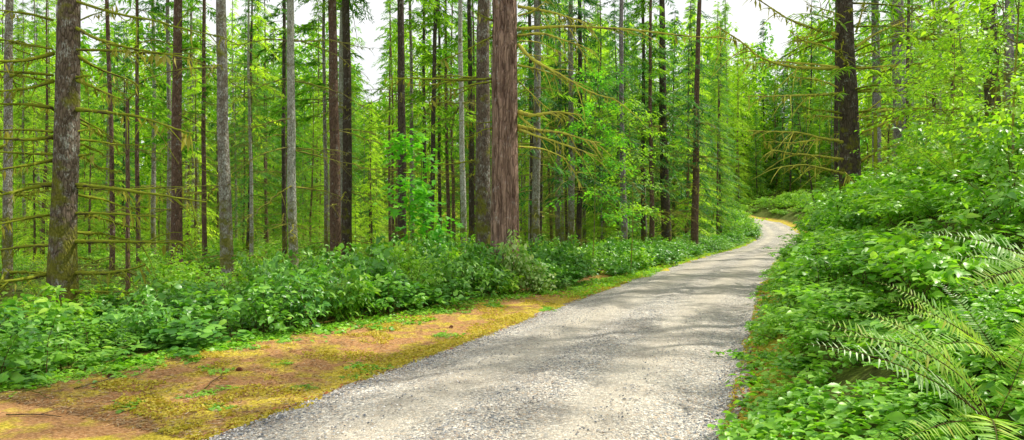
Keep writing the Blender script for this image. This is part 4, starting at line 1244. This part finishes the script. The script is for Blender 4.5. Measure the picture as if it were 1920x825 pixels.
def reg_far():
    px = random.uniform(-150, 2100); Y = math.sqrt(random.uniform(35 ** 2, 150 ** 2)); x = (px - 960) / F * Y
    return (x, Y) if abs(S(x, Y)) > HW + 2.0 else (999, 1)
scatter_cover('forest_floor_cover', 16000, reg_far, .5, OVALN, M['under'], 'low bright growth covering the distant forest floor and slopes', .5, .5)
def reg_edge():
    Y = random.uniform(14, 70); return off(Y, -random.uniform(0, .7))
def reg_foot():
    Y = random.uniform(4, 24); return off(Y, -(s0(Y) + .25 - abs(random.gauss(0, .32))))
scatter_cover('low_plants', 6500, reg_foot, .06, OVAL, M['bramble'], 'low creeping leaves along the foot of the left thicket', .06)
scatter_cover('roadside_grass', 6000, reg_edge, .09, OVALN, M['bright'], 'short yellow green growth along the far left road edge', .1, .6)

M['dead_leaf'] = leaf_mat('dead_leaf', [(.35, .10, .04), (.45, .17, .07), (.30, .16, .07), (.5, .28, .12)], .2, .7, .2, (1.1, .9, .6), gain=1.0)
M['litter'] = leaf_mat('needle_litter', [(.10, .045, .02), (.34, .15, .05), (.50, .30, .14), (.66, .52, .34), (.20, .08, .03)], .1, .8, .1, (1, .8, .5), gain=1.0)
M['mosstuft'] = leaf_mat('moss_tuft', [(.40, .35, .03), (.55, .47, .06), (.70, .60, .13), (.36, .38, .05)], .35, .9, .05, (1.1, 1.0, .5), jitter=.2, gain=1.0)
def reg_verge():
    Y = 4.3 + 14 * random.random() ** 1.6
    return off(Y, -random.uniform(-.05, s0(Y) + .3))
scatter_cover('needle_litter', 26000, reg_verge, .06, (KITE[0] * np.array([.15, 1, .3]), KITE[1]), M['litter'], 'brown fallen needles strewn over the left verge', .012, .12)
def reg_moss():
    while True:
        x, y = reg_verge()
        nzv = noise.noise((x * 1.3, y * 1.3, 2.0)) + .5 * noise.noise((x * 3.2, y * 3.2, 7.0))
        l = -S(x, y) - HW
        if nzv + (.35 if l < .5 else 0) > .26: return x, y
scatter_cover('moss', 19000, reg_moss, .034, (KITE[0] * np.array([.7, 1, 1]), KITE[1]), M['mosstuft'], 'yellow moss patches on the left verge', .02, .7)
def reg_rfoot():
    Y = 2.5 + 16 * random.random() ** 1.4
    return off(Y, random.uniform(-.15, .35))
scatter_cover('fallen_leaves', 1500, reg_rfoot, .045, OVAL, M['dead_leaf'], 'reddish fallen leaves along the right road edge', .02, .3)
def reg_wood2():
    while True:
        Y = random.uniform(9, 24); x, y = off(Y, -(s0(Y) + random.uniform(-.4, .3)))
        return x, y
scatter_cover('fallen_leaf_litter', 500, reg_wood2, .05, OVAL, M['dead_leaf'], 'reddish dead leaves under the front of the left thicket', .05, .4)

# loose stones of the gravel near the camera
def stones():
    n = 15000
    rg = np.random.default_rng(11)
    Yp = 3.6 + 9 * rg.uniform(0, 1, n) ** 1.7
    pts = np.array([off(Y, 1)[:2] for Y in np.arange(3, 14, .02)])
    lat = rg.uniform(-HW - .1, HW + .05, n)
    ed = rg.uniform(0, 1, n) < .3
    lat[ed] = np.sign(lat[ed]) * (HW - np.abs(rg.normal(-.03, .14, ed.sum())))
    idx = np.array([np.abs(RL[:, 1] - y).argmin() for y in Yp])
    nx = np.stack([RT[:, 1], -RT[:, 0]], -1)
    xy = RL[idx, :2] + nx[idx] * lat[:, None] + RT[idx] * rg.uniform(-.13, .13, n)[:, None]
    tv = np.array([(1, 0, 0), (.3, .9, 0), (-.8, .6, 0), (-.9, -.5, 0), (.2, -1, 0), (.45, .1, .62), (-.35, -.1, .7)], float)
    tf = [[(0, 1, 5), (1, 2, 6), (1, 6, 5), (2, 3, 6), (3, 4, 6), (4, 5, 6), (4, 0, 5)]]
    l = np.clip(np.abs(lat) / HW, 0, 1)
    z = np.where(l < 1, .05 * (1 - l * l) + .012 + .02 * np.cos(l * 12), .01) - .003
    az = rg.uniform(0, 6.28, n)
    mb = MB()
    put(mb, (tv, tf), np.stack([xy[:, 0], xy[:, 1], z], -1), np.stack([np.cos(az), np.sin(az), np.zeros(n)], -1), np.array([0, 0, 1.0]) + rg.normal(0, .2, (n, 3)), rg.uniform(.005, .0125, n), rg.uniform(.7, 1.1, n))
    for f in range(len(mb.f)): mb.f[f] = (mb.f[f][0], 0, False)
    m, nt = new_mat('loose_stone'); g = N(nt)
    geo = g('ShaderNodeNewGeometry')
    col = g.ramp(geo.outputs['Random Per Island'], (0, (.07, .08, .10)), (.25, (.22, .235, .26)), (.45, (.40, .38, .35)), (.6, (.44, .33, .24)), (.72, (.30, .33, .36)), (.88, (.62, .60, .56)), (1, (.78, .77, .74)))
    g.out(g('ShaderNodeBsdfPrincipled', {'Base Color': col, 'Roughness': .8, 'Specular IOR Level': .3}).outputs[0])
    o = mb.build('loose_gravel', [m]); tag(o, 'loose grey and tan stones lying on the gravel road', kind='stuff')
stones()

def cone_mesh():
    mb = MB()
    n = 60
    t = np.linspace(.02, .98, n); a = np.arange(n) * 2.4
    r = .017 * np.sin(np.pi * t ** .8) ** .7 + .003
    p = np.stack([np.cos(a) * r * .5, t * .075, np.sin(a) * r * .5 + .016], -1)
    d = np.stack([np.cos(a), np.full(n, .45), np.sin(a)], -1)
    put(mb, ROUND, p, d, np.stack([-np.cos(a) * .3, np.ones(n), -np.sin(a) * .3], -1), r * 1.1, 1.3)
    u = np.linspace(0, 1, 8)
    tubes(mb, np.stack([0 * u, u * .075, 0 * u + .016], -1)[None], (.012 * np.sin(np.pi * (u * .9 + .05)))[None], 7)
    return mb.mesh('fir_cone', [M['cone']])
M['cone'] = leaf_mat('cone_scale', [(.10, .04, .02), (.20, .08, .04), (.28, .14, .07)], .05, .7, .2, (1, .8, .6), gain=1.0)
CM = cone_mesh()
for px, py in [(455, 702), (845, 618), (215, 716)]:
    Y = F * CH / (py - HZ); x = (px - 960) / F * Y
    o = link(bpy.data.objects.new('fir_cone', CM)); o.location = (x, Y, H(x, Y) - .002); o.rotation_euler = (0, 0, random.uniform(0, 6.28))
    tag(o, 'small brown fir cone lying on the needles of the left verge', 'cone', 'fir cones on the left verge')
# twigs on the verge
for k, (a, b, lab) in enumerate([((10, 800), (115, 798), 'long dark dead twig lying on the mossy verge in the lower left corner'), ((140, 745), (240, 712), 'thin brown dead twig on needles at the left verge'), ((30, 745), (105, 765), 'pale broken stick lying before the left thicket'), ((385, 735), (420, 700), 'short curved twig near the gravel edge')]):
    q = []
    for (px, py) in (a, b):
        Y = F * CH / (py - HZ); x = (px - 960) / F * Y; q.append(np.array([x, Y, H(x, Y) + .022]))
    mid = (q[0] + q[1]) / 2 + np.array([.02, .03, .01])
    path = catmull(np.array([q[0], mid, q[1]]), .03)
    n = len(path); path[:, :2] += RNG.normal(0, .004, (n, 2)).cumsum(0)
    path[:, 2] = terrain(path[:, 0], path[:, 1]) + .018
    mb = MB(); tubes(mb, path[None], np.linspace(.006, .003, n)[None], 6)
    i = n // 2; tw = np.linspace(path[i], path[i] + np.array([.08, .1, .01]), 5); tubes(mb, tw[None], np.linspace(.0035, .0015, 5)[None], 5)
    tag(mb.build('twig', [M['bark_brown']]), lab, 'twig')

# ------------------------------------------------------------------ light, sky, camera
SUN_EL, SUN_AZ = math.radians(52), math.radians(62)     # azimuth clockwise from +y (view direction) towards +x
w = bpy.data.worlds.new('World'); sc.world = w; w.use_nodes = True
nt = w.node_tree; nt.nodes.clear(); g = N(nt)
sky = g('ShaderNodeTexSky', sky_type='NISHITA')
sky.sun_disc = False; sky.sun_elevation = SUN_EL; sky.sun_rotation = SUN_AZ
sky.air_density = 1.0; sky.dust_density = 6.0; sky.ozone_density = .6
tcw = g('ShaderNodeTexCoord').outputs['Generated']
cl = g.rng(g.noise(tcw, 2.2, 5, .6), .30, .55, .55, .97)
bg = g('ShaderNodeBackground', {'Color': g.mix(cl, sky.outputs[0], (7.6, 7.7, 7.7)), 'Strength': .15})
g('ShaderNodeOutputWorld', {'Surface': bg.outputs[0]})
sl = bpy.data.lights.new('Sun', 'SUN'); sl.energy = 5.0; sl.angle = math.radians(.6); sl.color = (1.0, .94, .82)
so = bpy.data.objects.new('Sun', sl); C.objects.link(so)
dv = Vector((math.sin(SUN_AZ) * math.cos(SUN_EL), math.cos(SUN_AZ) * math.cos(SUN_EL), math.sin(SUN_EL)))
so.rotation_euler = dv.to_track_quat('Z', 'Y').to_euler(); so.location = dv * 60
cd = bpy.data.cameras.new('Camera'); cam = bpy.data.objects.new('Camera', cd); C.objects.link(cam)
cam.location = (0, 0, CH); cam.rotation_euler = (math.pi / 2, 0, 0)
cd.sensor_fit = 'HORIZONTAL'; cd.sensor_width = 36; cd.lens = 36 * F / 1920
cd.shift_y = (HZ - 412.5) / 1920
cd.clip_start = .05; cd.clip_end = 2000
sc.camera = cam
sc.view_settings.view_transform = 'Standard'; sc.view_settings.look = 'None'; sc.view_settings.exposure = 0; sc.view_settings.gamma = 1
sc.render.engine = 'CYCLES'
cy = sc.cycles
cy.max_bounces = 8; cy.diffuse_bounces = 5; cy.transmission_bounces = 5; cy.glossy_bounces = 2; cy.sample_clamp_indirect = 6
cy.use_denoising = True
